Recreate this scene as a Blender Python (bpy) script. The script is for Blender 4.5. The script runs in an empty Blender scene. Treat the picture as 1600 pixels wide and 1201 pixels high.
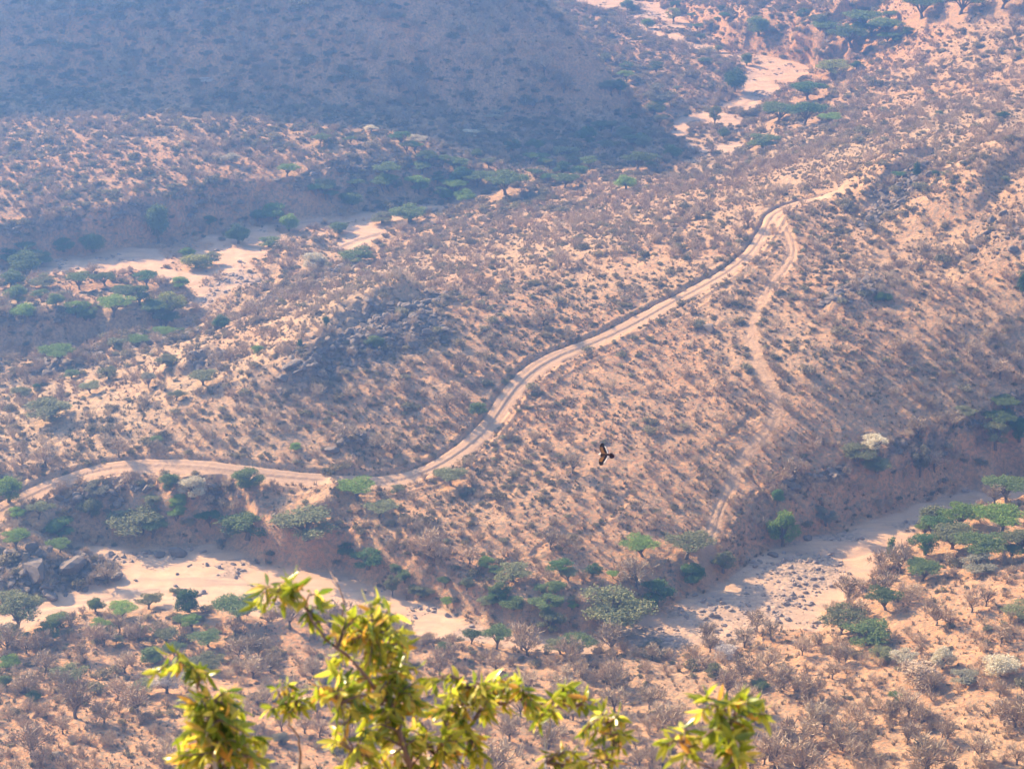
import bpy, math, random
import numpy as np
from mathutils import Vector, Matrix
R = math.radians
random.seed(7); rng = np.random.default_rng(11)
sc = bpy.context.scene
COL = sc.collection

# ------------------------------------------------------------------ camera
CAMZ, PITCH, HFOV = 200.0, R(22.0), R(25.0)
cam_d = bpy.data.cameras.new('camera'); cam = bpy.data.objects.new('camera', cam_d); COL.objects.link(cam)
cam.location = (0, 0, CAMZ); cam.rotation_euler = (R(90) - PITCH, 0, 0)
cam_d.sensor_width = 36; cam_d.angle = HFOV; cam_d.clip_end = 6000; cam_d.clip_start = 0.2
cam_d.dof.use_dof = True; cam_d.dof.focus_distance = 420; cam_d.dof.aperture_fstop = 13.0
sc.camera = cam
# ------------------------------------------------------------------ sky, sun, exposure
SUN_EL = R(30); SUN_AZ = math.atan2(-0.75, 0.66)          # from +Y towards +X
LS = np.array([math.sin(SUN_AZ)*math.cos(SUN_EL), math.cos(SUN_AZ)*math.cos(SUN_EL), math.sin(SUN_EL)])
world = bpy.data.worlds.new("World"); sc.world = world; world.use_nodes = True
wn = world.node_tree.nodes; wn.clear()
sky = wn.new('ShaderNodeTexSky'); sky.sky_type = 'NISHITA'; sky.sun_disc = False
sky.sun_elevation = SUN_EL; sky.sun_rotation = SUN_AZ % (2*math.pi)
bg = wn.new('ShaderNodeBackground'); bg.inputs[1].default_value = 0.12
wo = wn.new('ShaderNodeOutputWorld')
world.node_tree.links.new(sky.outputs[0], bg.inputs[0]); world.node_tree.links.new(bg.outputs[0], wo.inputs[0])
sd = bpy.data.lights.new('sun', 'SUN'); sd.energy = 4.6; sd.angle = R(0.6); sd.color = (1.0, 0.83, 0.57)
sun = bpy.data.objects.new('sun', sd); COL.objects.link(sun)
sun.rotation_euler = Vector(LS).to_track_quat('Z', 'Y').to_euler()
sc.view_settings.view_transform = 'Standard'; sc.view_settings.look = 'None'
sc.view_settings.exposure = 1.80; sc.view_settings.gamma = 1.0
HAZE_DENSITY = 0.00084; HAZE_COLOR = (0.16, 0.38, 1.0, 1); HAZE_ANISO = 0.72

# ------------------------------------------------------------------ numeric helpers
F = 800/math.tan(HFOV/2)
def ray(px, py):
    u = (np.asarray(px, float)-800)/F; v = (600.5-np.asarray(py, float))/F
    c, s = math.cos(PITCH), math.sin(PITCH)
    return np.stack([u, c+v*s, -s+v*c], -1)
def onplane(px, py, z):
    d = ray(px, py); t = (np.asarray(z, float)-CAMZ)/d[..., 2]
    return d[..., 0]*t, d[..., 1]*t
def project(x, y, z):
    c, s = math.cos(PITCH), math.sin(PITCH)
    zz = z-CAMZ; dep = y*c-zz*s; up = y*s+zz*c
    dep = np.maximum(dep, 1e-3)
    return 800+F*x/dep, 600.5-F*up/dep, dep
TAB = rng.random((256, 256)).astype(np.float32)
def vnoise(x, y, seed=0):
    x = x+seed*37.7; y = y+seed*91.3
    xi = np.floor(x).astype(np.int64); yi = np.floor(y).astype(np.int64)
    fx = x-xi; fy = y-yi; fx = fx*fx*(3-2*fx); fy = fy*fy*(3-2*fy)
    x0 = xi & 255; x1 = (xi+1) & 255; y0 = yi & 255; y1 = (yi+1) & 255
    a = TAB[x0, y0]*(1-fx)+TAB[x1, y0]*fx; b = TAB[x0, y1]*(1-fx)+TAB[x1, y1]*fx
    return (a*(1-fy)+b*fy)*2-1
def fbm(x, y, oct=4, seed=0, gain=0.5):
    s = 0; a = 1.0; n = 0
    for i in range(oct):
        ca, sa = math.cos(0.6*i+0.3), math.sin(0.6*i+0.3)
        s = s+a*vnoise((x*ca-y*sa)*2**i, (x*sa+y*ca)*2**i, seed+i*3); n += a; a *= gain
    return s/n
def sstep(e0, e1, x):
    t = np.clip((x-e0)/(e1-e0), 0, 1); return t*t*(3-2*t)
def segdist(x, y, pts, closed=False, param=False):
    best = np.full(x.shape, 1e9, np.float32); side = np.zeros(x.shape, np.float32); par = np.zeros(x.shape, np.float32)
    n = len(pts); m = n if closed else n-1
    for i in range(m):
        ax, ay = pts[i]; bx, by = pts[(i+1) % n]
        dx, dy = bx-ax, by-ay; L2 = dx*dx+dy*dy+1e-9
        t = np.clip(((x-ax)*dx+(y-ay)*dy)/L2, 0, 1)
        d = np.hypot(x-ax-t*dx, y-ay-t*dy)
        k = d < best
        best[k] = d[k]
        if param:
            side[k] = np.sign((dx*(y-ay)-dy*(x-ax)))[k]; par[k] = (i+t[k])/m
    return (best, side, par) if param else best
def inside(x, y, pts):
    c = np.zeros(x.shape, bool); n = len(pts)
    for i in range(n):
        ax, ay = pts[i]; bx, by = pts[(i+1) % n]
        if ay == by: continue
        k = ((ay > y) != (by > y)) & (x < (bx-ax)*(y-ay)/(by-ay)+ax)
        c ^= k
    return c
def sdist(x, y, pts):
    d = segdist(x, y, pts, True); return np.where(inside(x, y, pts), -d, d)
def plane_poly(pp, z=0.0):
    a = np.array(pp, float); X, Y = onplane(a[:, 0], a[:, 1], z); return list(zip(X, Y))
def smooth_line(pts, it=2):
    for _ in range(it):
        q = [pts[0]]
        for a, b in zip(pts[:-1], pts[1:]):
            q.append((a[0]*.75+b[0]*.25, a[1]*.75+b[1]*.25)); q.append((a[0]*.25+b[0]*.75, a[1]*.25+b[1]*.75))
        q.append(pts[-1]); pts = q
    return pts

# ------------------------------------------------------------------ terrain layout (picture coordinates of the 1600 px photo, height in m)
CP = [(-200,1250,7),(400,1250,7),(800,1250,8),(1200,1250,11),(1800,1250,16),(0,1100,4.5),(400,1080,4.5),(800,1080,4),(1200,1080,5),
 (1500,1080,10),(300,1005,1.3),(50,1030,1.3),(560,1015,1.5),(800,1045,2.5),(1150,1040,3.2),(1320,1000,5),(1440,920,7),(1600,850,8),(1500,980,10),(1800,900,12),
 (-100,870,3.5),(60,840,4),(200,800,6.5),(330,800,7),(450,810,7.5),(560,850,6.5),(650,880,6),(780,912,4.6),(880,945,4.2),(1000,890,4.5),(1100,870,4.2),
 (1200,800,6.5),(1300,750,7.5),(1420,708,9),(1560,672,11),(1750,610,15),
 (100,755,8),(350,725,11.5),(600,750,9.5),(700,710,11.5),(770,650,14),(850,560,18.5),(1000,490,22),(1100,440,25),(1200,335,29),
 (0,700,9),(150,640,12),(300,620,16),(0,610,7.5),(120,580,8),(250,545,9),(330,500,9),(450,540,20),(520,520,21),(600,480,24),(680,470,23.5),(500,620,17),(400,460,7),(560,430,12),
 (700,420,15),(850,400,19),(1000,370,23),(900,340,12),(750,345,6),(1050,320,20),(1200,300,26),
 (1340,340,30),(1440,270,38),(1520,275,39),(1650,255,42),(1600,400,35),(1500,380,32),(1400,460,27),(1300,400,28),(1300,600,19),(1000,600,17),(1000,720,12),(1200,700,12.5),
 (1600,520,23),(1500,590,18),(850,800,9),(700,800,8.5),(1100,560,19),(1380,240,29),(1250,240,18),(1150,265,8),(1050,270,6),(950,285,6),
 (1000,215,3),(900,235,4),(800,260,5),(700,290,3.5),(620,300,3.5),(1300,170,8),(1250,210,10),(1450,180,21),(1600,150,27),(1600,60,28),(1450,60,20),(1350,100,10),(1350,30,16),(1250,40,8),(1500,-40,34),(1250,-40,14),
 (1100,30,5),(1120,130,3),(1000,90,3),(960,40,4),(1100,-50,6),(900,-80,8),(800,-80,10),(1180,140,2.5),(1230,85,5),
 (-80,325,12),(60,310,12),(200,305,12),(300,305,11),(420,295,9.5),(500,275,10),(600,245,11),(700,235,9),(800,230,5),
 (-80,210,15),(150,220,14.5),(350,215,14),(550,200,13),(750,195,9),(900,190,5),(-80,100,18),(300,100,18),(600,100,14),(900,120,6),
 (-60,475,9.5),(60,480,9),(150,478,7.5),(230,485,5.5),(-60,445,5),(100,452,4),(200,458,3.4),(-300,500,12),(-300,800,6),(-300,300,18),(1800,400,38),(1800,200,36),(1900,50,36)]
CPx = np.array([c[0] for c in CP], float); CPy = np.array([c[1] for c in CP], float); CPz = np.array([c[2] for c in CP], float)
cx, cy = onplane(CPx, CPy, CPz)
# anisotropic thin-plate: work in compressed depth so spacing is even
def warp(x, y): return x/150.0, np.log(np.maximum(y, 250))*2.6
ux, uy = warp(cx, cy)
def phi(d2): return np.where(d2 > 0, 0.5*d2*np.log(d2+1e-12), 0)
n = len(CP)
A = phi((ux[:, None]-ux[None])**2+(uy[:, None]-uy[None])**2)+np.eye(n)*0.004
P = np.stack([np.ones(n), ux, uy], 1)
M_ = np.block([[A, P], [P.T, np.zeros((3, 3))]])
wts = np.linalg.solve(M_, np.concatenate([CPz, [0, 0, 0]]))
def rbf(x, y):
    X, Y = warp(x, y); X = X.astype(np.float32); Y = Y.astype(np.float32)
    s = (wts[n]+wts[n+1]*X+wts[n+2]*Y).astype(np.float32)
    for i in range(n):
        d2 = (X-ux[i])**2+(Y-uy[i])**2
        s += np.float32(0.5*wts[i])*d2*np.log(d2+1e-9)
    return s
R1 = plane_poly([(-400,1040),(-80,985),(0,965),(60,935),(100,915),(170,908),(185,885),(130,872),(115,852),(200,846),(330,850),(360,860),(400,874),(440,887),(540,893),
 (600,915),(660,940),(720,960),(780,985),(840,995),(880,1000),(950,985),(1010,960),(1060,935),(1110,915),(1160,885),(1220,850),(1290,825),(1360,805),(1450,785),(1530,765),(1620,745),(1850,700),
 (1850,745),(1620,790),(1560,794),(1500,802),(1450,825),(1420,850),(1395,880),(1370,910),(1330,938),(1290,960),(1275,985),(1200,992),(1150,1012),(1100,1018),(1020,1022),(950,1018),(860,1020),(780,1012),
 (700,1008),(640,996),(560,980),(480,968),(400,958),(320,952),(250,946),(180,952),(120,962),(60,978),(20,996),(-80,1022),(-400,1090)])
R2 = plane_poly([(-300,440),(-80,425),(60,410),(130,398),(200,386),(270,377),(350,357),(430,347),(520,337),(600,326),(700,320),(690,328),(640,346),(600,366),(575,386),(530,388),(540,372),(500,374),(440,387),
 (400,410),(420,430),(370,452),(330,482),(298,490),(285,472),(300,452),(270,452),(230,432),(180,437),(120,434),(60,442),(-80,455),(-300,470)])
R3 = plane_poly([(335,478),(300,505),(200,535),(100,552),(0,566),(-100,582),(-300,600),(-300,625),(-80,600),(0,580),(100,562),(200,545),(300,515),(345,485)])
R4 = plane_poly([(1085,240),(1070,222),(1045,203),(1055,182),(1110,168),(1150,152),(1150,132),(1165,110),(1120,92),(1060,72),(990,47),(930,22),(885,0),(840,-50),(1000,-50),(1010,0),(1060,22),(1100,52),(1150,77),
 (1200,87),(1260,102),(1280,112),(1260,132),(1210,152),(1190,177),(1165,197),(1150,217),(1165,237),(1140,250),(1108,250)])
# hill foot (shaded mountainside, upper left)
HILL = plane_poly([(745,-40),(800,20),(890,80),(1000,120),(1055,138),(1030,150),(900,160),(800,170),(650,180),(500,186),(350,184),(200,176),(0,172),(-200,172),(-700,165)], 13.0)
HILL = HILL+[(-1100, 700), (-1100, 2200), (-90, 2200), (-45, 1300)]
ROAD_PX = [(-300,930),(-60,830),(0,795),(60,765),(110,745),(160,730),(220,725),(300,727),(380,737),(460,745),(540,752),(600,753),(650,742),(700,718),(745,685),(775,650),(800,610),(835,575),(880,550),(930,533),
 (990,505),(1050,470),(1100,445),(1150,415),(1180,385),(1197,355),(1206,335),(1230,321),(1262,312),(1300,302),(1345,290)]
TRACK_PX = [(1212,340),(1236,370),(1240,405),(1195,455),(1172,510),(1178,560),(1200,600),(1217,630),(1200,680),(1158,715),(1140,760),(1120,800),(1104,850),(1107,905)]
FAR_PX = [(535,388),(570,372),(650,352),(740,340),(860,322),(930,305),(1000,297)]
GULLIES = [([(1352,150),(1420,147),(1500,138),(1600,128),(1750,112)], 1.8, 2.0), ([(1450,96),(1520,84),(1600,73),(1750,55)], 1.3, 1.6), ([(1390,70),(1480,60),(1560,50)], .8, 1.2),
 ([(1212,785),(1190,760),(1170,735)], 0.9, 1.2), ([(1120,705),(1145,675),(1180,645)], .35, 1.0), ([(940,820),(960,800),(985,770)], .3, 1.5), ([(60,1120),(120,1140),(160,1175)], .5, 1.0), ([(830,870),(860,845),(890,835)], .25, 1.0)]

def iwdist(x, y, table):
    s = np.zeros(x.shape, np.float32); w = np.zeros(x.shape, np.float32)
    for (px, py, v) in table:
        X, Y = onplane(px, py, 5.0)
        k = 1/(((x-X)**2+((y-Y)*0.6)**2)**1.6+50)
        s += k*v; w += k
    return s/w
BANKW = [(0,900,8),(120,840,10),(200,820,9),(400,860,5),(600,900,4.5),(750,960,4),(900,980,6),(1050,920,8),(1160,870,5),(1300,790,7),(1450,740,8),(1600,700,9),
 (1500,840,9),(1390,880,4),(1280,980,14),(1100,1030,16),(860,1030,10),(640,1000,7),(400,950,6),(200,950,8),(0,1000,10),
 (0,360,5),(200,340,5),(400,320,6),(600,300,14),(700,310,20),(560,400,30),(400,450,25),(300,480,10),(200,500,7),(0,520,8),(100,580,22),(300,530,25),(250,440,8),(0,440,10),
 (1100,230,10),(1250,90,5),(1300,110,5),(1000,30,12),(1200,180,16)]

def base_height(x, y):
    z = rbf(x, y)
    wn1 = fbm(x/16, y/16, 3, 1)*4.0+fbm(x/4, y/4, 2, 5)*1.3+(.35-np.abs(fbm(x/7, y/13, 2, 7)))*5.0
    d = np.full(x.shape, 1e6, np.float32)
    for P_ in (R1, R2, R3, R4): d = np.minimum(d, sdist(x, y, P_))
    bw = iwdist(x, y, BANKW)
    dd = d+wn1*np.clip(bw/10, .25, .8)
    k = np.clip(dd/bw, 0, 1)
    S = 0.18*sstep(-.1, .35, k)+0.82*sstep(0.12, 1.0, k)**0.85      # talus then a steep bank
    z = np.maximum(z, 0.8)
    z = z*np.where(dd < 0, 0, S)
    # red scarp by the far river, canyon at the top right
    X, Y = onplane(1285, 82, 6); r = np.hypot((x-X)/13, (y-Y)/22)
    z += 5.0*sstep(1.1, .75, r+.3*fbm(x/5, y/5, 3, 99))*sstep(0, 3, dd)*(dd > 0)
    can = plane_poly([(1225,52),(1290,34),(1350,22),(1430,12),(1540,2),(1700,-30)], 16)
    dc, sd_, pr = segdist(x, y, can, param=True)
    z += np.where(sd_ > 0, 5.5*sstep(0, 3.5, dc)*sstep(95, 30, dc), 0)*sstep(0, .12, pr)*(dc < 100)*sstep(4, 16, dd)
    z -= 1.8*sstep(10, 1, dc)*sstep(4, 16, dd)
    # rocky spurs: steep on the side away from the sun
    for pp, hh, ww in (([(1335,350),(1380,318),(1415,292),(1440,272)], 3.4, 9), ([(1480,395),(1530,345),(1600,300),(1700,250)], 3.6, 12), ([(440,590),(480,545),(530,505),(600,472),(665,455)], 3.6, 12), ([(1385,430),(1330,450),(1300,470)], 1.5, 8), ([(285,590),(310,562),(335,550)], 2.4, 7), ([(500,700),(520,680),(545,672)], 2.0, 5)):
        a = np.array(pp, float); ln = plane_poly(pp, 28 if pp[0][0] > 900 else 22 if pp[0][0] > 400 else 15)
        dr, sdr, pr = segdist(x, y, ln, param=True)
        rr = dr+fbm(x/5, y/5, 3, 9)*2.5
        z += hh*sstep(0, .14, pr)*sstep(1, .86, pr)*np.where(sdr > 0, sstep(ww*1.6, 0, rr), sstep(ww*.62, 0, rr))*(dr < 50)
    # the hill
    dh = -sdist(x, y, HILL)
    hh = np.clip(dh+fbm(x/45, y/45, 3, 21)*8*sstep(0, 60, dh), 0, None)
    rise = 1.02*hh*sstep(0, 22, hh)
    rise = 230*(1-np.exp(-rise/230))*1.05
    rise = rise+sstep(5, 40, hh)*(3.5*(.3-np.abs(fbm(x/38, y/60, 3, 23)))*2+1.2*fbm(x/12, y/12, 2, 25))
    z += rise
    return z, d, dd, bw

# ------------------------------------------------------------------ fan grid
ang = np.linspace(R(33.6), R(10.6), 1480)
yr = CAMZ/np.tan(ang)
yr = np.concatenate([np.linspace(-60, yr[0]-2, 90), yr, yr[-1]+np.cumsum(np.linspace(2.5, 16, 75))])
cc = np.linspace(-0.275, 0.275, 1260)
outer = 0.275+np.cumsum(np.linspace(.0006, .009, 80))
cc = np.concatenate([-outer[::-1], cc, outer])
K0 = 60.0
def span(y): return np.sqrt(y*y+K0*K0)
GY, GC = np.meshgrid(yr, cc, indexing='ij')
GX = (GC*span(GY)).astype(np.float32); GY = GY.astype(np.float32)
Z, DR, DD, BW = base_height(GX, GY)
near_slope = 198.3-np.maximum(GY-0.6, 0)*0.775
nsn = fbm(GX/14, GY/14, 3, 40)*np.clip((GY-6)/40, 0, 1)*4
Z = np.where(GY < 330, np.maximum(np.where(GY < 300, np.maximum(Z, 3), Z), near_slope+nsn), Z)
Zb = Z.copy()
def lookup(G, x, y):
    x = np.asarray(x, float); y = np.asarray(y, float)
    j = np.interp(y, yr, np.arange(len(yr))); i = np.interp(x/span(y), cc, np.arange(len(cc)))
    j0 = np.clip(j.astype(int), 0, len(yr)-2); i0 = np.clip(i.astype(int), 0, len(cc)-2); fj = j-j0; fi = i-i0
    return (G[j0, i0]*(1-fi)+G[j0, i0+1]*fi)*(1-fj)+(G[j0+1, i0]*(1-fi)+G[j0+1, i0+1]*fi)*fj
def at(px, py, G=None):
    G = Zb if G is None else G
    px = np.atleast_1d(np.asarray(px, float)); py = np.atleast_1d(np.asarray(py, float))
    d = ray(px, py); ys = np.linspace(300, 1500, 6000)
    X = d[:, 0:1]/d[:, 1:2]*ys; Zr = CAMZ+d[:, 2:3]/d[:, 1:2]*ys
    H = lookup(G, X, np.broadcast_to(ys, X.shape))
    hit = np.argmax(Zr <= H, axis=1)
    r = np.arange(len(px))
    return X[r, hit], ys[hit], H[r, hit]
def line_at(pp, it=2):
    a = np.array(pp, float); X, Y, _ = at(a[:, 0], a[:, 1]); return smooth_line(list(zip(X, Y)), it)

# ------------------------------------------------------------------ road, tracks, gullies cut into the ground
road = line_at(ROAD_PX); track = line_at(TRACK_PX); fart = line_at(FAR_PX)
rd, rs, rp = segdist(GX, GY, road, param=True)
rdn = rd+fbm(GX/5, GY/5, 2, 3)*0.3+fbm(GX/28, GY/28, 2, 4)*.55+.25
RW = 2.05
sm = np.clip(rdn, 0, 30)
fade = sstep(1.0, .93, rp)*sstep(0, .03, rp)
left = rs > 0
cut = np.where(left, -0.18*sstep(RW+.5, RW+.1, sm)-0.62*np.exp(-((sm-RW-.5)/.33)**2), -0.35*sstep(RW+2.6, RW, sm))
berm = np.where(left, 0.22*np.exp(-((sm-RW-1.7)/.5)**2), 0.35*np.exp(-((sm-RW-1.8)/.55)**2)+.25*np.exp(-((sm-RW-4.0-fbm(GX/20, GY/20, 2, 8)*1.5)/.5)**2))
ruts = -0.07*np.exp(-((sm-.8)/.25)**2)*sstep(-.3, .3, fbm(GX/15, GY/15, 2, 91))
Z = Z+(cut+berm+ruts)*fade
ROADM = sstep(RW+.5, RW-.3, rdn)*fade
RSHOULD = sstep(RW+3.0, RW+.5, rdn)*np.where(left, .12, .5)*fade
td, ts, tp = segdist(GX, GY, track, param=True)
tdn = td+fbm(GX/4, GY/4, 2, 13)*0.3
tbrk = sstep(-.35, .25, fbm(GX/14, GY/14, 3, 93))
Z += (-0.14*np.exp(-((tdn-.75)/.28)**2)-0.06*sstep(1.9, 1.0, tdn))*tbrk
TRACKM = sstep(1.8, .9, tdn)*(.62+.3*tbrk)*sstep(-.5, .45, tp)
fd = segdist(GX, GY, fart)+fbm(GX/5, GY/5, 2, 13)*0.6
Z += -0.3*sstep(1.8, .9, fd); FARM = sstep(2.2, 1.2, fd)
TRACKW = np.maximum(TRACKM, FARM*.9)
for pp, dep, wid in GULLIES:
    g = line_at(pp, 2); gd = segdist(GX, GY, g)+fbm(GX/4, GY/4, 3, 17)*1.2
    Z -= dep*sstep(wid, wid*.25, gd)
# rock zones
def zone(pp, soft=8, z=20):
    a = np.array(pp, float); X, Y, _ = at(a[:, 0], a[:, 1]); P_ = list(zip(X, Y))
    return sstep(soft*.5, -soft, sdist(GX, GY, P_)+fbm(GX/7, GY/7, 3, 31)*6)
rock = zone([(420,600),(470,545),(540,490),(620,460),(690,462),(700,500),(680,540),(600,580),(520,610),(450,640)])
rock = np.maximum(rock, .8*zone([(1335,350),(1430,265),(1450,275),(1420,320),(1350,370),(1330,365)], 3))
rock = np.maximum(rock, .35*zone([(1470,400),(1540,330),(1610,290),(1660,300),(1640,380),(1560,430)], 4))
rock = np.maximum(rock, .7*zone([(270,585),(320,550),(350,560),(330,590)], 3))
rock = np.maximum(rock, .7*zone([(500,700),(530,675),(570,690),(560,715)], 3))
rock = np.maximum(rock, .8*zone([(1100,515),(1130,500),(1150,520),(1110,528)], 2))
rock = np.maximum(rock, 1.0*zone([(-60,915),(0,865),(90,862),(140,878),(175,890),(160,905),(80,925),(0,940)], 3))
rock = np.maximum(rock, .6*zone([(1260,480),(1300,440),(1370,420),(1400,450),(1330,490)], 4))
gbar = sstep(-.12, .22, fbm(GX/13, GY/13, 4, 78))
gravel = (.5+.5*gbar)*zone([(900,1015),(1010,965),(1110,935),(1180,880),(1260,850),(1340,835),(1330,880),(1290,940),(1260,975),(1150,1010),(1000,1018)], 6)
gravel = np.maximum(gravel, .8*zone([(300,480),(330,440),(370,415),(450,400),(420,430),(370,455)], 3))
gravel = np.maximum(gravel, .6*zone([(930,0),(1000,-10),(1060,30),(1200,90),(1280,115),(1200,170),(1150,150),(1050,70)], 6)*sstep(-.1, .3, fbm(GX/9, GY/9, 3, 77)))
gravel = np.maximum(gravel, .7*zone([(240,870),(250,855),(300,852),(310,872),(270,880)], 2))
gravel = np.maximum(gravel, .75*sstep(.12, .3, fbm(GX/12, GY/7, 4, 79))*(np.array(GY) < 460))
# surface relief, stronger off the sand and the road
SAND = sstep(1.0, -1.5, DD)*(1-sstep(.06, .24, fbm(GX/13, GY/13, 3, 88))*sstep(540, 600, GY)*.9)
calm = 1-np.clip(np.maximum(SAND*.85, ROADM*.95)+TRACKW*.6, 0, 1)
core = sstep(300, 330, GY)
rel = fbm(GX/9, GY/9, 3, 50)*0.45+fbm(GX/2.6, GY/2.6, 2, 54)*0.26+fbm(GX/1.1, GY/1.1, 2, 58)*.13
Z += rel*calm*core
Z += (np.abs(fbm(GX/5, GY/5, 4, 61))*2.8*rock)*core
# gullied faces on the steep banks
steep = ((DD > 0) & (DD < BW*1.2))*sstep(3, 9, Zb)
Z -= steep*np.abs(fbm(GX/3.3, GY/4, 3, 66))*(1.0+1.6*sstep(7, 11, rbf(GX, GY)))
Z += SAND*(fbm(GX/11, GY/7, 3, 70)*0.28+fbm(GX/1.5, GY/1.5, 2, 72)*.04)+SAND*gravel*np.abs(fbm(GX/1.2, GY/1.2, 2, 75))*.13*(1+np.clip(fbm(GX/6, GY/6, 2, 76), 0, 1)*2)
STEEP = steep.astype(np.float32)
HM = sstep(-5, 15, -sdist(GX, GY, HILL))
# slow-flow channels in the sand
Z -= SAND*.25*sstep(.08, 0, np.abs(fbm(GX/30, GY/22, 2, 79)))
redz = np.clip(iwdist(GX, GY, [(1000,700,.8),(1200,600,.6),(1400,560,.5),(500,1060,1.0),(300,1100,.9),(1500,950,.9),(1300,1120,.6),(800,1120,.7),(800,1000,.5),(700,900,.8),(300,600,.1),(150,550,.0),(500,500,.0),(800,400,.2),
   (1450,300,.05),(1400,200,.4),(1280,80,1.0),(900,250,.3),(300,250,.5),(300,80,.4),(600,330,.3),(1150,850,.9),(1550,450,.3),(1250,320,.0),(1100,400,.4),(60,330,.8),(300,330,.9)]), 0, 1)
redz = np.clip(redz+steep*.5, 0, 1)
rock = np.maximum(rock, steep*.85*sstep(5, 8, rbf(GX, GY))*sstep(-.2, .25, fbm(GX/5, Z/1.5, 3, 97)))

# ------------------------------------------------------------------ materials
def mat(name):
    m = bpy.data.materials.new(name); m.use_nodes = True
    nt = m.node_tree; nt.nodes.clear(); return m, nt, nt.nodes, nt.links
def N(nt, t, **k):
    nd = nt.nodes.new(t)
    for a, b in k.items(): setattr(nd, a, b)
    return nd
def noise(nt, vec, scale, detail=3, rough=.55):
    nd = N(nt, 'ShaderNodeTexNoise'); nd.inputs['Scale'].default_value = scale; nd.inputs['Detail'].default_value = detail; nd.inputs['Roughness'].default_value = rough
    if vec is not None: nt.links.new(vec, nd.inputs['Vector'])
    return nd.outputs['Fac']
def mix(nt, fac, a, b, mode='MIX'):
    nd = N(nt, 'ShaderNodeMix', data_type='RGBA', blend_type=mode)
    for s, v in ((nd.inputs[0], fac), (nd.inputs[6], a), (nd.inputs[7], b)):
        if isinstance(v, (int, float)): s.default_value = v
        elif isinstance(v, tuple): s.default_value = (*v, 1) if len(v) == 3 else v
        else: nt.links.new(v, s)
    return nd.outputs[2]
def ramp(nt, fac, lo, hi):
    nd = N(nt, 'ShaderNodeMapRange'); nd.inputs[1].default_value = lo; nd.inputs[2].default_value = hi
    nt.links.new(fac, nd.inputs[0]); return nd.outputs[0]
def ground_mat():
    m, nt, ns, lk = mat('ground_soil')
    pos = N(nt, 'ShaderNodeNewGeometry').outputs['Position']
    z1 = N(nt, 'ShaderNodeAttribute', attribute_name='zone'); z2 = N(nt, 'ShaderNodeAttribute', attribute_name='zone2')
    s1 = N(nt, 'ShaderNodeSeparateColor'); lk.new(z1.outputs['Color'], s1.inputs[0])
    s2 = N(nt, 'ShaderNodeSeparateColor'); lk.new(z2.outputs['Color'], s2.inputs[0])
    sand, rd_, rk = s1.outputs[0], s1.outputs[1], s1.outputs[2]
    red, shoulder, grav = s2.outputs[0], s2.outputs[1], s2.outputs[2]
    nA = noise(nt, pos, .035, 4); nB = noise(nt, pos, .28, 4, .6); nC = noise(nt, pos, 1.3, 3, .6); nD = noise(nt, pos, 5, 2)
    pale = mix(nt, ramp(nt, nB, .38, .62), (.53, .385, .22), (.40, .28, .155))
    redc = mix(nt, ramp(nt, nB, .38, .62), (.60, .315, .14), (.46, .225, .095))
    rf = N(nt, 'ShaderNodeMath', operation='ADD', use_clamp=True); lk.new(red, rf.inputs[0]); lk.new(ramp(nt, nA, .42, .95), rf.inputs[1])
    soil = mix(nt, rf.outputs[0], pale, redc)
    # leaf litter, dry grass and dwarf scrub stain the soil in patches
    soil = mix(nt, ramp(nt, nC, .43, .60), soil, mix(nt, nA, (.25, .185, .115), (.29, .22, .135)))
    soil = mix(nt, .25, soil, mix(nt, ramp(nt, nD, .35, .65), (.26, .17, .12), (.58, .42, .29)))
    sandc = mix(nt, ramp(nt, nB, .35, .65), (.60, .415, .27), (.48, .325, .205))
    sandc = mix(nt, ramp(nt, nA, .45, .7), sandc, (.54, .345, .215))
    mp = N(nt, 'ShaderNodeMapping'); mp.inputs['Scale'].default_value = (.045, .42, .3); mp.inputs['Rotation'].default_value = (0, 0, .25); lk.new(pos, mp.inputs[0])
    sandc = mix(nt, ramp(nt, noise(nt, mp.outputs[0], 1.0, 5, .65), .48, .66), sandc, (.40, .285, .20))
    roadc = mix(nt, ramp(nt, nC, .35, .7), (.50, .335, .21), (.41, .27, .165))
    rockc = mix(nt, ramp(nt, nC, .4, .6), (.26, .195, .14), (.12, .095, .075))
    gravc = mix(nt, ramp(nt, nC, .42, .58), (.42, .31, .225), (.22, .175, .14))
    c = mix(nt, shoulder, soil, roadc)
    c = mix(nt, rk, c, rockc)
    sg = mix(nt, grav, sandc, gravc)
    c = mix(nt, sand, c, sg)
    c = mix(nt, rd_, c, roadc)
    bs = N(nt, 'ShaderNodeBsdfPrincipled'); lk.new(c, bs.inputs['Base Color']); bs.inputs['Roughness'].default_value = .95; bs.inputs['Specular IOR Level'].default_value = .15
    bp = N(nt, 'ShaderNodeBump'); bp.inputs['Strength'].default_value = .9; bp.inputs['Distance'].default_value = .35
    hm = N(nt, 'ShaderNodeMath', operation='MULTIPLY_ADD'); lk.new(nC, hm.inputs[0]); hm.inputs[1].default_value = 1.0; lk.new(nD, hm.inputs[2])
    cm = N(nt, 'ShaderNodeMath', operation='MAXIMUM'); lk.new(sand, cm.inputs[0]); lk.new(rd_, cm.inputs[1])
    inv = N(nt, 'ShaderNodeMath', operation='MULTIPLY_ADD'); lk.new(cm.outputs[0], inv.inputs[0]); inv.inputs[1].default_value = -.75; inv.inputs[2].default_value = .9
    lk.new(inv.outputs[0], bp.inputs['Strength']); lk.new(hm.outputs[0], bp.inputs['Height']); lk.new(bp.outputs[0], bs.inputs['Normal'])
    o = N(nt, 'ShaderNodeOutputMaterial'); lk.new(bs.outputs[0], o.inputs[0]); return m
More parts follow.
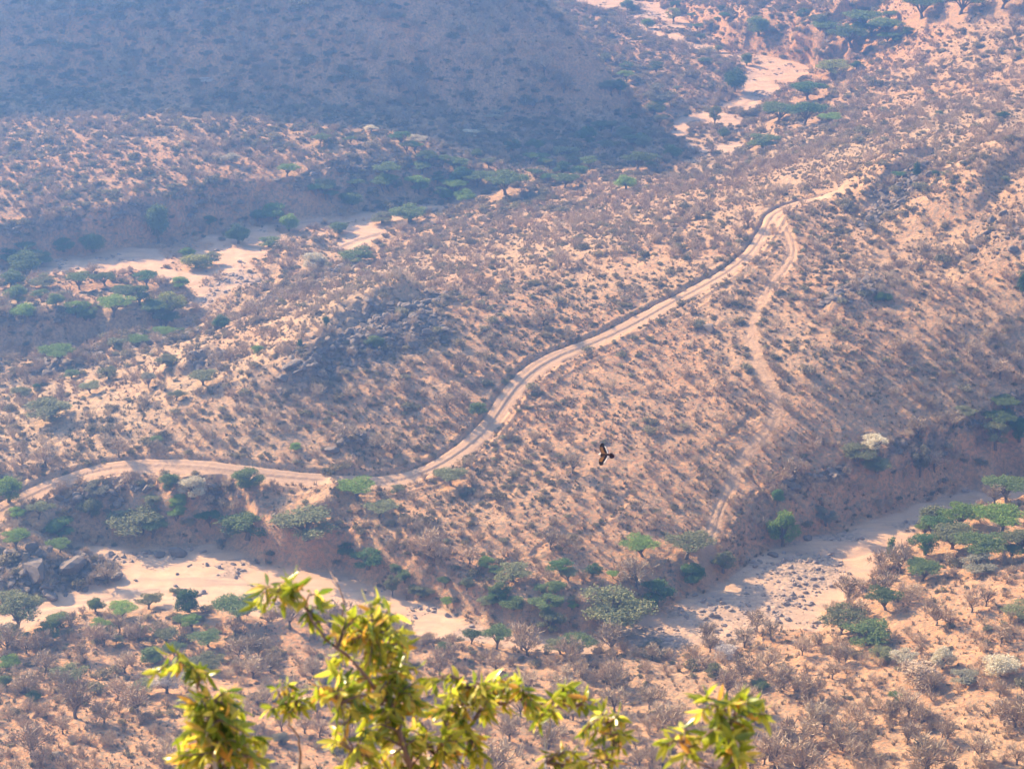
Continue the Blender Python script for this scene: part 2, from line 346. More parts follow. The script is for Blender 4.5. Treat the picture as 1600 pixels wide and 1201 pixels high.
def leaf_mat(name, c1, c2, trans=.3, rough=.8, c3=None, gloss=0.2, wscale=.05):
    m, nt, ns, lk = mat(name)
    g = N(nt, 'ShaderNodeNewGeometry'); oi = N(nt, 'ShaderNodeObjectInfo')
    c = mix(nt, g.outputs['Random Per Island'], c1, c2)
    if c3 is not None:
        c = mix(nt, ramp(nt, noise(nt, g.outputs['Position'], wscale, 2), .42, .6), c, c3)
    br = N(nt, 'ShaderNodeHueSaturation'); lk.new(c, br.inputs['Color'])
    v = N(nt, 'ShaderNodeMapRange'); lk.new(oi.outputs['Random'], v.inputs[0]); v.inputs[3].default_value = .72; v.inputs[4].default_value = 1.3; lk.new(v.outputs[0], br.inputs['Value'])
    c = br.outputs[0]
    bs = N(nt, 'ShaderNodeBsdfPrincipled'); lk.new(c, bs.inputs['Base Color']); bs.inputs['Roughness'].default_value = rough; bs.inputs['Specular IOR Level'].default_value = gloss
    out = bs.outputs[0]
    if trans > 0:
        tr = N(nt, 'ShaderNodeBsdfTranslucent'); lk.new(c, tr.inputs['Color'])
        mx = N(nt, 'ShaderNodeMixShader'); mx.inputs[0].default_value = trans; lk.new(bs.outputs[0], mx.inputs[1]); lk.new(tr.outputs[0], mx.inputs[2]); out = mx.outputs[0]
    o = N(nt, 'ShaderNodeOutputMaterial'); lk.new(out, o.inputs[0]); return m
def rock_mat(name, a, b):
    m, nt, ns, lk = mat(name)
    g = N(nt, 'ShaderNodeNewGeometry'); oi = N(nt, 'ShaderNodeObjectInfo')
    f = noise(nt, g.outputs['Position'], 1.7, 4, .65)
    c = mix(nt, ramp(nt, f, .35, .65), a, b); c = mix(nt, oi.outputs['Random'], c, tuple(k*.75 for k in a))
    bs = N(nt, 'ShaderNodeBsdfPrincipled'); lk.new(c, bs.inputs['Base Color']); bs.inputs['Roughness'].default_value = .9
    bp = N(nt, 'ShaderNodeBump'); bp.inputs['Strength'].default_value = .6; bp.inputs['Distance'].default_value = .2; lk.new(f, bp.inputs['Height']); lk.new(bp.outputs[0], bs.inputs['Normal'])
    o = N(nt, 'ShaderNodeOutputMaterial'); lk.new(bs.outputs[0], o.inputs[0]); return m
M = dict(
 ground=ground_mat(),
 acacia=leaf_mat('acacia_leaf', (.10, .16, .05), (.18, .235, .08), .35),
 acacia_bright=leaf_mat('acacia_leaf_bright', (.15, .26, .045), (.25, .35, .075), .4),
 olive=leaf_mat('olive_leaf', (.16, .18, .08), (.24, .25, .12), .3),
 dark=leaf_mat('dark_leaf', (.06, .13, .04), (.11, .19, .055), .25),
 yellow=leaf_mat('yellow_leaf', (.22, .25, .06), (.32, .32, .09), .3),
 pale=leaf_mat('pale_leaf', (.20, .20, .14), (.28, .27, .19), .3),
 blossom=leaf_mat('cream_blossom', (.42, .39, .27), (.64, .59, .44), .3),
 blossom_grey=leaf_mat('grey_blossom', (.42, .38, .33), (.58, .52, .45), .25),
 twig=leaf_mat('bare_twigs', (.30, .22, .14), (.50, .385, .26), .0, .9, (.42, .34, .23)),
 scrub=leaf_mat('scrub_leaf', (.17, .165, .095), (.28, .255, .15), .35, .9, (.26, .215, .13)),
 grass=leaf_mat('dry_grass_blades', (.34, .25, .15), (.22, .165, .11), .2, .9, (.18, .165, .10)),
 bark=rock_mat('bark', (.16, .125, .10), (.09, .07, .06)),
 rock=rock_mat('weathered_rock', (.20, .16, .13), (.09, .075, .065)),
 rock_tan=rock_mat('tan_stone', (.34, .27, .22), (.20, .165, .145)),
)

# ------------------------------------------------------------------ object helpers
def tag(o, label=None, cat=None, group=None, kind=None):
    if label: o['label'] = label
    if cat: o['category'] = cat
    if group: o['group'] = group
    if kind: o['kind'] = kind
    return o
def mesh_from(name, V, Fc, m=None, smooth=False):
    me = bpy.data.meshes.new(name); me.from_pydata([tuple(map(float, v)) for v in V], [], Fc)
    if m: me.materials.append(m)
    if smooth: me.polygons.foreach_set('use_smooth', [True]*len(me.polygons))
    me.update(); return me
def fast_mesh(name, V, Q, m=None, smooth=False):
    me = bpy.data.meshes.new(name); V = np.asarray(V, np.float32); Q = np.asarray(Q, np.int32); k = Q.shape[1]
    me.vertices.add(len(V)); me.vertices.foreach_set('co', V.ravel())
    me.loops.add(Q.size); me.loops.foreach_set('vertex_index', Q.ravel())
    me.polygons.add(len(Q)); me.polygons.foreach_set('loop_start', np.arange(0, Q.size, k, dtype=np.int32)); me.polygons.foreach_set('loop_total', np.full(len(Q), k, np.int32))
    if smooth: me.polygons.foreach_set('use_smooth', np.ones(len(Q), bool))
    if m: me.materials.append(m)
    me.update(calc_edges=True); return me
def link(name, data, parent=None):
    o = bpy.data.objects.new(name, data); COL.objects.link(o)
    if parent: o.parent = parent
    return o

# ------------------------------------------------------------------ terrain objects (one grid, split by what lies on it)
H_, W_ = Z.shape
idx = np.arange(H_*W_, dtype=np.int32).reshape(H_, W_)
quads = np.stack([idx[:-1, :-1], idx[:-1, 1:], idx[1:, 1:], idx[1:, :-1]], -1).reshape(-1, 4)
allV = np.stack([GX, GY, Z], -1).reshape(-1, 3).astype(np.float32)
zc = np.stack([SAND, ROADM, rock, np.ones_like(SAND)], -1).reshape(-1, 4).astype(np.float32)
zc2 = np.stack([redz, np.clip(RSHOULD+TRACKW, 0, 1), gravel, np.ones_like(SAND)], -1).reshape(-1, 4).astype(np.float32)
q = lambda G: .25*(G[:-1, :-1]+G[:-1, 1:]+G[1:, 1:]+G[1:, :-1]).ravel()
cls = np.zeros(len(quads), int)
cls[q(SAND) > .5] = 1; cls[(q(TRACKW) > .3)] = 3; cls[q(ROADM) > .5] = 2
for k, nm in enumerate(('ground', 'riverbed', 'dirt_road', 'footpath')):
    Q = quads[cls == k]; used, inv = np.unique(Q, return_inverse=True)
    me = fast_mesh(nm, allV[used], inv.reshape(-1, 4), M['ground'], True)
    for an, arr in (('zone', zc), ('zone2', zc2)):
        at_ = me.attributes.new(an, 'FLOAT_COLOR', 'POINT'); at_.data.foreach_set('color', arr[used].ravel())
    tag(link(nm, me), kind='structure')

# ------------------------------------------------------------------ plant and rock meshes (unit sized, shared by the copies)
def tube(V, Fc, pts, radii, sides=5):
    base = len(V)
    for k, (p, r) in enumerate(zip(pts, radii)):
        a = Vector(pts[min(k+1, len(pts)-1)])-Vector(pts[max(k-1, 0)])
        a.normalize(); u = a.orthogonal().normalized(); w = a.cross(u)
        for s in range(sides):
            t = 2*math.pi*s/sides; c = Vector(p)+u*(math.cos(t)*r)+w*(math.sin(t)*r); V.append((c.x, c.y, c.z))
    for k in range(len(pts)-1):
        for s in range(sides):
            a = base+k*sides+s; b = base+k*sides+(s+1) % sides; Fc.append((a, b, b+sides, a+sides))
    Fc.append(tuple(base+(len(pts)-1)*sides+s for s in range(sides)))
def leaf_cloud(r, C, size, up=.3, aspect=1.6):
    """C: (n,3) centres -> small quads facing random ways"""
    k = len(C); nrm = r.normal(size=(k, 3)); nrm[:, 2] = np.abs(nrm[:, 2])+up; nrm /= np.linalg.norm(nrm, axis=1)[:, None]
    t = r.normal(size=(k, 3)); t -= (t*nrm).sum(1)[:, None]*nrm; t /= np.linalg.norm(t, axis=1)[:, None]; b = np.cross(nrm, t)
    s = (size*r.uniform(.6, 1.4, k))[:, None]
    V = np.stack([C-t*s*aspect/2, C-b*s/2*.8, C+t*s*aspect/2, C+b*s/2*.8], 1).reshape(-1, 3)
    return V, np.arange(4*k).reshape(k, 4)
def clump_points(r, clumps, n):
    """clumps: list of (x,y,z,rx,rz); more points near the upper shell"""
    vol = np.array([c[3]**2*max(c[4], .05) for c in clumps])**.8; vol /= vol.sum(); out = []
    for c, f in zip(clumps, vol):
        k = max(8, int(n*f)); d = r.normal(size=(k, 3)); d /= np.linalg.norm(d, axis=1)[:, None]
        rad = r.uniform(.25, 1, k)**.5*(1+np.clip(r.normal(0, .10, k), -.2, .3))
        p = d*rad[:, None]*(1+.22*np.sin(d[:, 0:1]*7+c[0]*9)*np.cos(d[:, 1:2]*6)); 
        out.append(np.stack([c[0]+p[:, 0]*c[3], c[1]+p[:, 1]*c[3], c[2]+p[:, 2]*c[4]], 1))
    return np.concatenate(out)
def umbrella(seed):
    """radius 1, height 1.35: forked trunk, flat layered crown"""
    r = np.random.default_rng(seed); V = []; Fc = []
    lean = r.uniform(-.12, .12, 2); fork = r.uniform(.28, .42)
    tube(V, Fc, [(0, 0, -.1), (lean[0]*.5, lean[1]*.5, fork*.6), (lean[0], lean[1], fork)], [.085, .06, .055], 6)
    clumps = []
    for k in range(r.integers(8, 12)):
        a = k*2.4+r.uniform(-.4, .4); rr = (0.15 if k < 2 else r.uniform(.4, .72)); s = r.uniform(.26, .44)
        zz = 1.2-.22*rr*rr+r.uniform(-.1, .06)
        clumps.append((math.cos(a)*rr+lean[0], math.sin(a)*rr*r.uniform(.8, 1)+lean[1], zz, s, s*.34))
    for c in clumps:
        mid = ((c[0]+lean[0])*.45, (c[1]+lean[1])*.45, .5*(fork+c[2])+.05)
        tube(V, Fc, [(lean[0], lean[1], fork-.03), mid, (c[0], c[1], c[2]-.02)], [.042, .026, .012], 4)
        for _ in range(2):
            e = (c[0]+r.uniform(-.25, .25), c[1]+r.uniform(-.25, .25), c[2]+.02); tube(V, Fc, [mid, e], [.018, .008], 3)
    C = clump_points(r, clumps, 4600)
    return (V, Fc), leaf_cloud(r, C, .048, .8)
def roundtree(seed, loose=0.0, tall=1.0):
    r = np.random.default_rng(seed); V = []; Fc = []; clumps = []
    fork = .35; tube(V, Fc, [(0, 0, -.1), (.03, 0, .2), (.02, .03, fork)], [.1, .075, .06], 6)
    for k in range(r.integers(12, 17)):
        a = k*2.4+r.uniform(-.5, .5); lv = r.uniform(0, 1); rr = math.sqrt(max(0, 1-(lv*1.6-.6)**2))*r.uniform(.3, .62)
        s = r.uniform(.26, .44)*(1-.25*loose)
        clumps.append((math.cos(a)*rr, math.sin(a)*rr, .5+lv*.75, s, s*(.75-.25*loose)))
    for c in clumps:
        tube(V, Fc, [(.02, .03, fork-.05), (c[0]*.45, c[1]*.45, .5*(fork+c[2])), (c[0], c[1], c[2])], [.045, .028, .012], 4)
    C = clump_points(r, clumps, int(6000*(1-.25*loose)))
    return (V, Fc), leaf_cloud(r, C, .050-.006*loose, .35)
def column(seed):
    r = np.random.default_rng(seed); V = []; Fc = []; clumps = []
    tube(V, Fc, [(0, 0, -.1), (.03, 0, .4), (0, .02, 1.6)], [.12, .09, .03], 6)
    for k in range(11):
        a = k*2.4; lv = k/10; rr = .35*(1-.4*lv)
        clumps.append((math.cos(a)*rr, math.sin(a)*rr, .55+lv*1.7, .55*(1-.35*lv), .42))
    return (V, Fc), leaf_cloud(r, clump_points(r, clumps, 1600), .12, .4)
def twigs(seed, wide=1.0, high=1.0, n=420, trunk=False):
    """bare, fine-branched crown: radius 1, height ~1.3 (with trunk) or ~1"""
    r = np.random.default_rng(seed); V = []; Fc = []; TV = []; TF = []
    z0 = .35 if trunk else 0.0
    if trunk: tube(TV, TF, [(0, 0, -.1), (.04, .02, .2), (.0, .0, z0)], [.085, .06, .05], 5)
    nb = 11 if trunk else 13
    ends = []
    for k in range(nb):
        a = k*2.4+r.uniform(-.4, .4); el = r.uniform(.35, 1.35); L = r.uniform(.6, .95)
        e = (math.cos(a)*math.cos(el)*L*wide, math.sin(a)*math.cos(el)*L*wide, z0+.12+math.sin(el)*L*.85*high)
        m1 = (e[0]*.5+r.uniform(-.06, .06), e[1]*.5+r.uniform(-.06, .06), z0+(e[2]-z0)*.55)
        tube(TV if trunk else V, TF if trunk else Fc, [(0, 0, z0-.05), m1, e], [.032, .02, .009], 3); ends += [m1, e, e]
    E = np.array(ends); src = E[r.integers(0, len(E), n)]+r.normal(0, .07, (n, 3))
    d = src/np.maximum(np.linalg.norm(src, axis=1), .2)[:, None]*.6+r.normal(0, .55, (n, 3)); d[:, 2] = d[:, 2]*.7+.22
    d /= np.linalg.norm(d, axis=1)[:, None]
    L = r.uniform(.16, .42, n)[:, None]; tip = src+d*L
    side = np.cross(d, r.normal(size=(n, 3))); side /= np.linalg.norm(side, axis=1)[:, None]; w = r.uniform(.008, .020, n)[:, None]
    b = len(V); Vq = np.stack([src-side*w, src+side*w, tip+side*w*.7, tip-side*w*.7], 1).reshape(-1, 3)
    V2 = [tuple(v) for v in Vq]; V += V2
    Fc += [(b+4*i, b+4*i+1, b+4*i+2, b+4*i+3) for i in range(n)]
    return (TV, TF), (V, Fc)
def shrub(seed, n=420):
    r = np.random.default_rng(seed); cl = []
    for k in range(7):
        a = k*2.4; rr = 0 if k == 0 else r.uniform(.35, .65); s = r.uniform(.32, .5); cl.append((math.cos(a)*rr, math.sin(a)*rr, .35+r.uniform(0, .3)*(1-rr*.5), s, s*.72))
    C = clump_points(r, cl, n); C[:, 2] = np.maximum(C[:, 2], .03)
    return leaf_cloud(r, C, .15, .2)
def tuft(seed, n=26):
    r = np.random.default_rng(seed); V = []; Fc = []
    for i in range(n):
        a = r.uniform(0, 6.28); p = np.array([math.cos(a), math.sin(a), 0])*r.uniform(0, .45); t = p*r.uniform(1.6, 2.6)+np.array([0, 0, r.uniform(.5, 1.0)]); s = np.array([-math.sin(a), math.cos(a), 0])*r.uniform(.05, .10)
        b = len(V); V += [p-s, p+s, t+s*.3, t-s*.3]; Fc.append((b, b+1, b+2, b+3))
    return V, Fc
def boulder(seed):
    import bmesh
    r = random.Random(seed); bm = bmesh.new(); bmesh.ops.create_icosphere(bm, subdivisions=2, radius=1)
    pl = [(Vector((r.gauss(0, 1), r.gauss(0, 1), r.gauss(0, 1))).normalized(), r.uniform(.55, .9)) for _ in range(9)]
    for v in bm.verts:
        for nn, dd in pl:
            k = v.co.dot(nn)-dd
            if k > 0: v.co -= nn*k
        v.co += Vector((r.uniform(-.04, .04), r.uniform(-.04, .04), r.uniform(-.04, .04)))
        v.co.z *= .75; v.co.x *= 1.15
    me = bpy.data.meshes.new('boulder'); bm.to_mesh(me); bm.free(); return me
def pair(fn, *a, leaf=None, nm='tree'):
    t, c = fn(*a)
    return t, c
LIB = {}
for k in range(5): LIB['U', k] = umbrella(100+k)
for k in range(3): LIB['R', k] = roundtree(200+k)
for k in range(4): LIB['L', k] = roundtree(300+k, 1.0)
for k in range(2): LIB['C', k] = column(400+k)
for k in range(5): LIB['B', k] = twigs(500+k, 1, 1, 520, True)
MESH = {}
def trunk_mesh(kind, v):
    if ('t', kind, v) not in MESH: MESH['t', kind, v] = mesh_from('trunk', *LIB[kind, v][0], M['bark'])
    return MESH['t', kind, v]
def crown_mesh(kind, v, m):
    if ('c', kind, v, m) not in MESH:
        V, Fc = LIB[kind, v][1]; MESH['c', kind, v, m] = mesh_from('crown', V, [tuple(int(i) for i in f) for f in Fc], M[m])
    return MESH['c', kind, v, m]
HT = {'U': 1.35, 'R': 1.5, 'L': 1.5, 'C': 2.5, 'B': 1.3}
def plant(name, kind, m, x, y, z, rad, height, label, cat, group=None, v=None, rz=None):
    nv = {'U': 5, 'R': 3, 'L': 4, 'C': 2, 'B': 5}[kind]; v = random.randrange(nv) if v is None else v
    e = bpy.data.objects.new(name, None); COL.objects.link(e); e.location = (x, y, z); e.rotation_euler = (0, 0, random.uniform(0, 6.28) if rz is None else rz)
    e.empty_display_size = .5
    tag(e, label, cat, group)
    s = (rad, rad, height/HT[kind]); 
    t = link('trunk', trunk_mesh(kind, v), e); t.scale = s
    c = link('crown', crown_mesh(kind, v, m), e); c.scale = s
    return e

# ------------------------------------------------------------------ trees one can point at: base x, base y, width, height in photo pixels
T = [
 # right bank and right riverbed
 (1572,783,66,50,'U','acacia','lone flat-topped acacia on the shaded sandy riverbed by the right edge'),
 (1497,824,74,36,'U','acacia_bright','bright green spreading acacia at the sand edge, nearest the sunlit river bend'),
 (1563,832,84,44,'U','acacia_bright','wide bright acacia crown on the right bank just below the lone riverbed acacia'),
 (1487,856,80,40,'U','olive','dull olive acacia leaning over the red earth below the bright spreading one'),
 (1540,872,84,40,'U','acacia','broad acacia with dark stem on the right bank, lowest of its clump'),
 (1598,862,60,44,'U','olive','olive acacia cut off by the right edge of the right bank clump'),
 (1391,876,17,38,'C','dark','narrow dark upright tree standing at the corner of the sunlit sand'),
 (1440,906,62,32,'U','acacia','small dusky acacia on the red bank, beside the earth scarp'),
 (1433,886,36,14,'R','dark','low dark green bush above the dusky acacia on the red bank'),
 (1384,952,58,46,'U','acacia','slender acacia with thin visible trunk on the bank beside the sand'),
 (1312,990,80,48,'U','olive','brownish olive acacia reaching over the gravel edge of the river'),
 (1355,1005,80,52,'L','acacia','tangled green thicket at the foot of the gravel bank'),
 (1528,890,60,22,'L','pale','thin pale bush between acacias on the right bank'),
 (1590,960,50,30,'L','olive','faint olive bush at the right edge above the white blossoming shrubs'),
 (1222,852,54,60,'R','acacia_bright','tall bright green rounded tree under the cliff where the river turns'),
 (1214,788,26,26,'R','dark','small dark ball-shaped tree at the head of an erosion gully'),
 (1290,820,34,34,'L','pale','pale leafy shrub on the cliff foot right of the tall bright tree'),
 (1080,908,54,38,'R','dark','dark green dense tree at the end of the faint side track'),
 (1130,893,40,40,'L','olive','olive bush growing on the bank edge right of the faint side track'),
 (1004,868,62,30,'U','acacia_bright','vivid flat green acacia on the slope above the river bend'),
 (1072,868,74,46,'U','olive','olive layered acacia between the vivid flat one and the side track'),
 (955,978,110,84,'L','olive','large olive tree overhanging the bank at the river bend'),
 (1025,945,60,50,'L','dark','dark bush in the shaded corner right of the large olive tree'),
 (860,985,50,40,'L','olive','rounded olive shrub on the earth bank above the narrow sand'),
 (1437,742,28,54,'L','pale','pale tall bush clinging to the top of the shaded cliff'),
 (1338,718,58,34,'L','olive','olive bush left of the white blossoming tree near the cliff top'),
 (1368,706,46,34,'L','blossom','cream blossoming tree near the top of the shaded right cliff'),
 (1370,735,50,30,'L','olive','dark olive bush just below the cream blossoming tree on the cliff'),
 (1567,640,48,26,'U','acacia','small acacia above the shaded cliff near the right edge'),
 (1565,668,56,34,'U','acacia','layered acacia at the brink of the shaded cliff near the right edge'),
 (1592,690,44,40,'R','dark','dark tree at the right edge on the cliff brink'),
 (1555,700,44,50,'L','olive','hanging olive tree on the face of the shaded cliff'),
 (1598,462,22,34,'R','dark','dark narrow tree at the right edge on the bushy slope'),
 (1505,650,34,22,'L','olive','low olive bush on the slope left of the small cliff acacias'),
 (1380,470,30,14,'R','dark','small dark bush patch below the rocky spur'),
 # sand edge, centre
 (905,1020,56,36,'U','acacia','green acacia with forked white stem on the near edge of the sand'),
 (876,1020,48,36,'U','olive','brownish acacia joined to the left of the forked-stem acacia'),
 (776,1012,50,44,'U','acacia','thin acacia silhouetted against the narrow sand'),
 (736,1005,32,30,'U','acacia','smaller thin acacia left of the one against the narrow sand'),
 (695,1018,34,14,'L','acacia','low grey green bush at the near edge of the sand beyond the leaves'),
 (1020,1022,50,22,'L','pale','pale bush among the grey stones at the near river edge'),
 (760,885,32,22,'R','acacia_bright','small bright green bush on the slope above the undercut bank'),
 (800,905,60,30,'L','olive','olive low thicket below the small bright bush'),
 (802,950,46,24,'R','acacia','green bush on the bank rim left of the large olive tree'),
 (855,950,50,32,'L','acacia','blue green bush touching the left side of the large olive tree'),
 (868,925,40,18,'R','acacia','low green bush above the blue green one on the bank'),
 (762,942,30,18,'L','olive','tiny olive bush on the bank rim left of the green bush'),
 (613,930,26,38,'L','olive','pale olive bush perched on the undercut earth bank'),
 (658,930,38,26,'L','olive','dark leafy clump on the undercut bank above the sand'),
 # left bank
 (560,780,64,26,'U','acacia_bright','bright flat acacia just below the sharp bend of the dirt road'),
 (592,806,50,28,'U','olive','olive acacia under the bright one below the road bend'),
 (575,886,60,40,'L','dark','dark green thicket behind the undercut bank'),
 (545,865,40,24,'L','acacia','green bush left of the dark thicket behind the undercut bank'),
 (220,828,92,46,'L','olive','broad olive tree crown, leftmost of the three big ones above the sand'),
 (388,838,88,54,'L','acacia','big green tree crown, middle of the three big ones above the sand'),
 (480,838,104,54,'L','olive','big spreading olive tree, rightmost of the three big ones above the sand'),
 (302,776,54,40,'R','blossom','round cream blossoming tree just below the dirt road'),
 (266,764,40,30,'R','acacia','green bush touching the left side of the round cream blossoming tree'),
 (280,786,34,16,'R','acacia_bright','low vivid green bush at the foot of the round cream blossoming tree'),
 (388,758,60,18,'R','acacia','low green bush line beside the bare tree at the road'),
 (14,782,56,44,'R','acacia_bright','bright green round tree at the left edge beside the road'),
 (26,858,48,38,'U','acacia_bright','bright small umbrella acacia on the left bank above the grey rocks'),
 (94,862,42,26,'U','acacia_bright','bright low acacia right of the small umbrella one above the rocks'),
 (95,838,50,36,'L','dark','dark tree behind the bright low acacia on the left bank'),
 (150,770,40,24,'L','pale','pale grey bush below the road near the left edge'),
 (240,785,34,16,'L','olive','small olive bush left of the vivid bush below the blossoming tree'),
 (620,768,26,12,'L','olive','tiny olive bush in the inner corner of the road bend'),
 (705,757,56,24,'U','olive','flat olive acacia right of the road bend'),
 (748,645,38,18,'R','acacia','lone low green bush left of the road curve on the mid slope'),
 # centre ridge and slope left
 (510,513,14,20,'R','dark','tiny dark round tree on the crest of the rocky ridge'),
 (469,543,10,14,'C','dark','tiny dark upright tree left of the one on the rocky crest'),
 (585,541,36,16,'R','acacia','low green bush in the shade of the rocky ridge'),
 (403,552,24,16,'R','acacia_bright','small bright bush on pale soil left of the rocky ridge'),
 (346,514,30,26,'R','dark','dark green bush at the mouth of the side gully'),
 (215,540,38,24,'U','acacia_bright','flat bright acacia at the top of the pale slope, lip of the side gully'),
 (258,528,36,14,'U','acacia_bright','thin flat bright acacia right of the one on the gully lip'),
 (284,520,20,12,'R','acacia','little green bush at the right end of the gully lip row'),
 (92,568,60,24,'U','acacia_bright','wide bright acacia alone on the left part of the gully lip'),
 (185,545,40,16,'L','olive','olive scrub tree on the gully lip'),
 (58,608,14,12,'R','dark','tiny dark ball bush on the pale left slope'),
 (232,606,28,28,'U','pale','small pale acacia with clear trunk in the middle of the pale slope'),
 (275,625,30,20,'U','olive','small faint acacia below the pale one on the pale slope'),
 (142,614,38,22,'U','olive','olive acacia with shadow beneath on the pale left slope'),
 (37,628,34,30,'U','olive','thin olive acacia near the left edge of the pale slope'),
 (170,592,34,28,'L','olive','loose olive shrub above the olive acacia on the pale slope'),
 (112,590,24,18,'L','acacia','green bush in the pale slope under the wide bright acacia'),
 (82,655,80,26,'L','olive','wide loose olive thicket on the left slope'),
 (262,570,40,14,'L','olive','low olive bush strip on top of the pale slope'),
 (318,600,50,20,'U','olive','spreading dull acacia next to small rocks on the pale slope'),
 (463,702,24,12,'R','acacia_bright','small vivid bush on the dark slope above the road'),
 (245,690,24,12,'L','acacia','small green bush above the left bend of the road'),
 # mesa and far river, left
 (38,428,62,44,'R','acacia','big blue green tree at the left edge beside the far river'),
 (18,448,52,24,'R','acacia','blue green tree below the big one at the left edge of the far river'),
 (68,448,44,26,'L','olive','dull tree right of the blue green trees at the far river'),
 (125,452,42,32,'U','acacia','umbrella acacia on the near rim of the far sandbank, leftmost'),
 (165,446,40,24,'U','acacia','second umbrella acacia from the left on the rim of the far sandbank'),
 (230,450,42,32,'U','dark','dark umbrella acacia on the rim by the far sandbank narrows'),
 (200,470,52,30,'U','acacia','spread acacia below the rim of the far sandbank'),
 (281,448,36,20,'R','acacia_bright','round bright bush alone in the middle of the far sand'),
 (178,492,60,34,'U','acacia_bright','bright acacia in the middle of the small mesa'),
 (240,495,50,30,'U','acacia','green acacia at the right end of the small mesa'),
 (268,497,46,52,'L','yellow','yellowish airy tree at the tip of the small mesa by the far sand'),
 (248,380,46,62,'R','acacia','tall green double-crowned tree against the far red cliff'),
 (146,392,44,34,'R','acacia','rounded tree at the foot of the far cliff near the left'),
 (100,392,40,24,'R','acacia','smaller rounded tree left of the one at the far cliff foot'),
 (66,412,40,20,'R','acacia','flat green bush at the far river shore under the cliff'),
 (372,380,42,34,'R','dark','dark rounded tree on the stony far riverbed'),
 (430,340,50,20,'R','acacia_bright','bright green bush row below the far red cliff'),
 (403,345,36,20,'R','acacia','green bush left of the bright row below the far red cliff'),
 (452,360,32,32,'R','acacia_bright','bright upright tree on the far shore right of the dark rounded tree'),
 (327,350,26,16,'R','acacia','small green bush right of the tall double-crowned tree'),
 (530,364,38,20,'R','acacia','green bush in the fork of the far river and its track'),
 (308,418,54,30,'R','yellow','yellow green tree on the far sandbank edge'),
 (293,400,30,16,'R','acacia_bright','bright little bush behind the yellow green tree'),
 (330,412,34,24,'L','olive','olive bush right of the yellow green tree on the far sandbank'),
 (420,386,40,20,'L','acacia','grey green bush on the near side of the far riverbed'),
 (490,418,54,26,'R','blossom','white blossoming bush beside the far riverbed'),
 (560,408,54,20,'L','acacia','green thicket right of the white blossoming bush'),
 (725,314,42,20,'R','acacia_bright','bright round bush at the end of the far sand'),
 (640,345,62,26,'L','acacia','long green thicket on the far sand edge'),
 (598,348,40,20,'L','olive','dull bush left of the long green thicket on the far sand edge'),
 (550,318,44,24,'R','acacia','green tree below the far bank opposite the sand'),
 (605,278,50,22,'U','acacia','faint umbrella acacia under the far broken bank'),
 (660,270,36,16,'U','acacia','smaller faint umbrella acacia right under the far broken bank'),
 (448,275,38,16,'U','acacia_bright','bright flat bush on the brow above the far cliff'),
 (500,225,32,14,'U','acacia','green flat bush high above the far cliff'),
 (745,292,50,26,'U','acacia','umbrella acacia left in the valley thicket'),
 (790,303,74,26,'U','acacia','widest umbrella acacia of the valley thicket'),
 (882,292,44,20,'U','acacia','flat green acacia at the right of the valley thicket'),
 (905,275,36,18,'R','dark','dark bush in the valley above the flat green acacia'),
 (835,232,34,18,'R','acacia','rounded bush in the valley near the shaded hill foot'),
 (995,265,56,22,'U','acacia','long flat acacia in the valley near the pale far sand'),
 (995,225,44,22,'L','acacia','green thicket in the upper valley left of the pale far sand'),
 (940,205,40,14,'L','acacia','low thicket near the tip of the hill shadow'),
 (885,250,50,20,'L','olive','olive thicket in the middle of the valley'),
 # blossom, far
 (362,254,32,14,'R','blossom','pale blossoming bush on the brow above the far red cliff'),
 (190,120,20,14,'L','blossom','single whitish tree alone on the shaded mountainside'),
 (648,224,34,12,'L','blossom','wide cream bush on the far broken bank, lower one'),
 (580,205,24,12,'L','blossom','small cream bush left of the wide one on the far broken bank'),
 (735,214,28,16,'L','blossom','cream bush on the right part of the far broken bank'),
 (775,186,34,18,'L','blossom','cream bush where the broken bank meets the shaded hill'),
 (322,130,22,8,'L','blossom_grey','faint greyish bush low on the shaded mountainside'),
 # upper right
 (1147,143,44,40,'R','dark','dark round tree standing alone on the far sand'),
 (1166,102,22,20,'R','acacia','small green tree on the far sand above the lone dark one'),
 (1122,82,16,12,'R','yellow','small yellowish bush on the far sand near the top'),
 (1012,44,22,18,'R','acacia_bright','green bush at the top sand bend'),
 (980,16,26,18,'R','acacia','green bush by the sand at the very top'),
 (1052,35,26,26,'L','yellow','yellow green tree right of the top sand bend'),
 (1185,54,44,34,'R','acacia','rounded green tree on the bank above the red scarp'),
 (1255,30,30,18,'R','acacia','green tree left of the top right canyon'),
 (1215,190,62,34,'U','acacia','left crown of the dark acacia group by the far sand'),
 (1256,196,64,42,'U','dark','tallest dark acacia of the group by the far sand'),
 (1297,196,42,20,'U','acacia_bright','bright flat acacia at the right end of the dark group'),
 (1262,155,60,26,'U','dark','dark acacia behind the group by the far sand'),
 (1300,118,60,30,'L','yellow','yellowish thicket at the foot of the small red scarp'),
 (1338,108,22,14,'R','dark','dark bush right of the yellowish thicket'),
 (1030,165,50,40,'L','pale','pale tall tree at the edge of the hill shadow'),
 (1022,178,40,20,'R','acacia','green tree in front of the pale tall one at the shadow edge'),
 (1117,196,22,34,'L','yellow','thin yellowish tree on the shaded far sand'),
 (1190,232,56,30,'L','acacia','grey green thicket below the shaded far sand'),
 (1130,215,24,18,'R','acacia','small green bush at the lower end of the far sand'),
 (1432,273,14,20,'C','dark','dark little tree on the tip of the rocky spur'),
 (1403,281,24,16,'U','dark','green little umbrella tree left on the rocky spur'),
 (1462,276,14,12,'R','dark','small dark bush right of the rocky spur tip'),
 (1478,276,18,12,'L','olive','small olive bush right behind the rocky spur tip'),
 (1570,284,20,10,'R','olive','low green bush on the pale top near the right edge'),
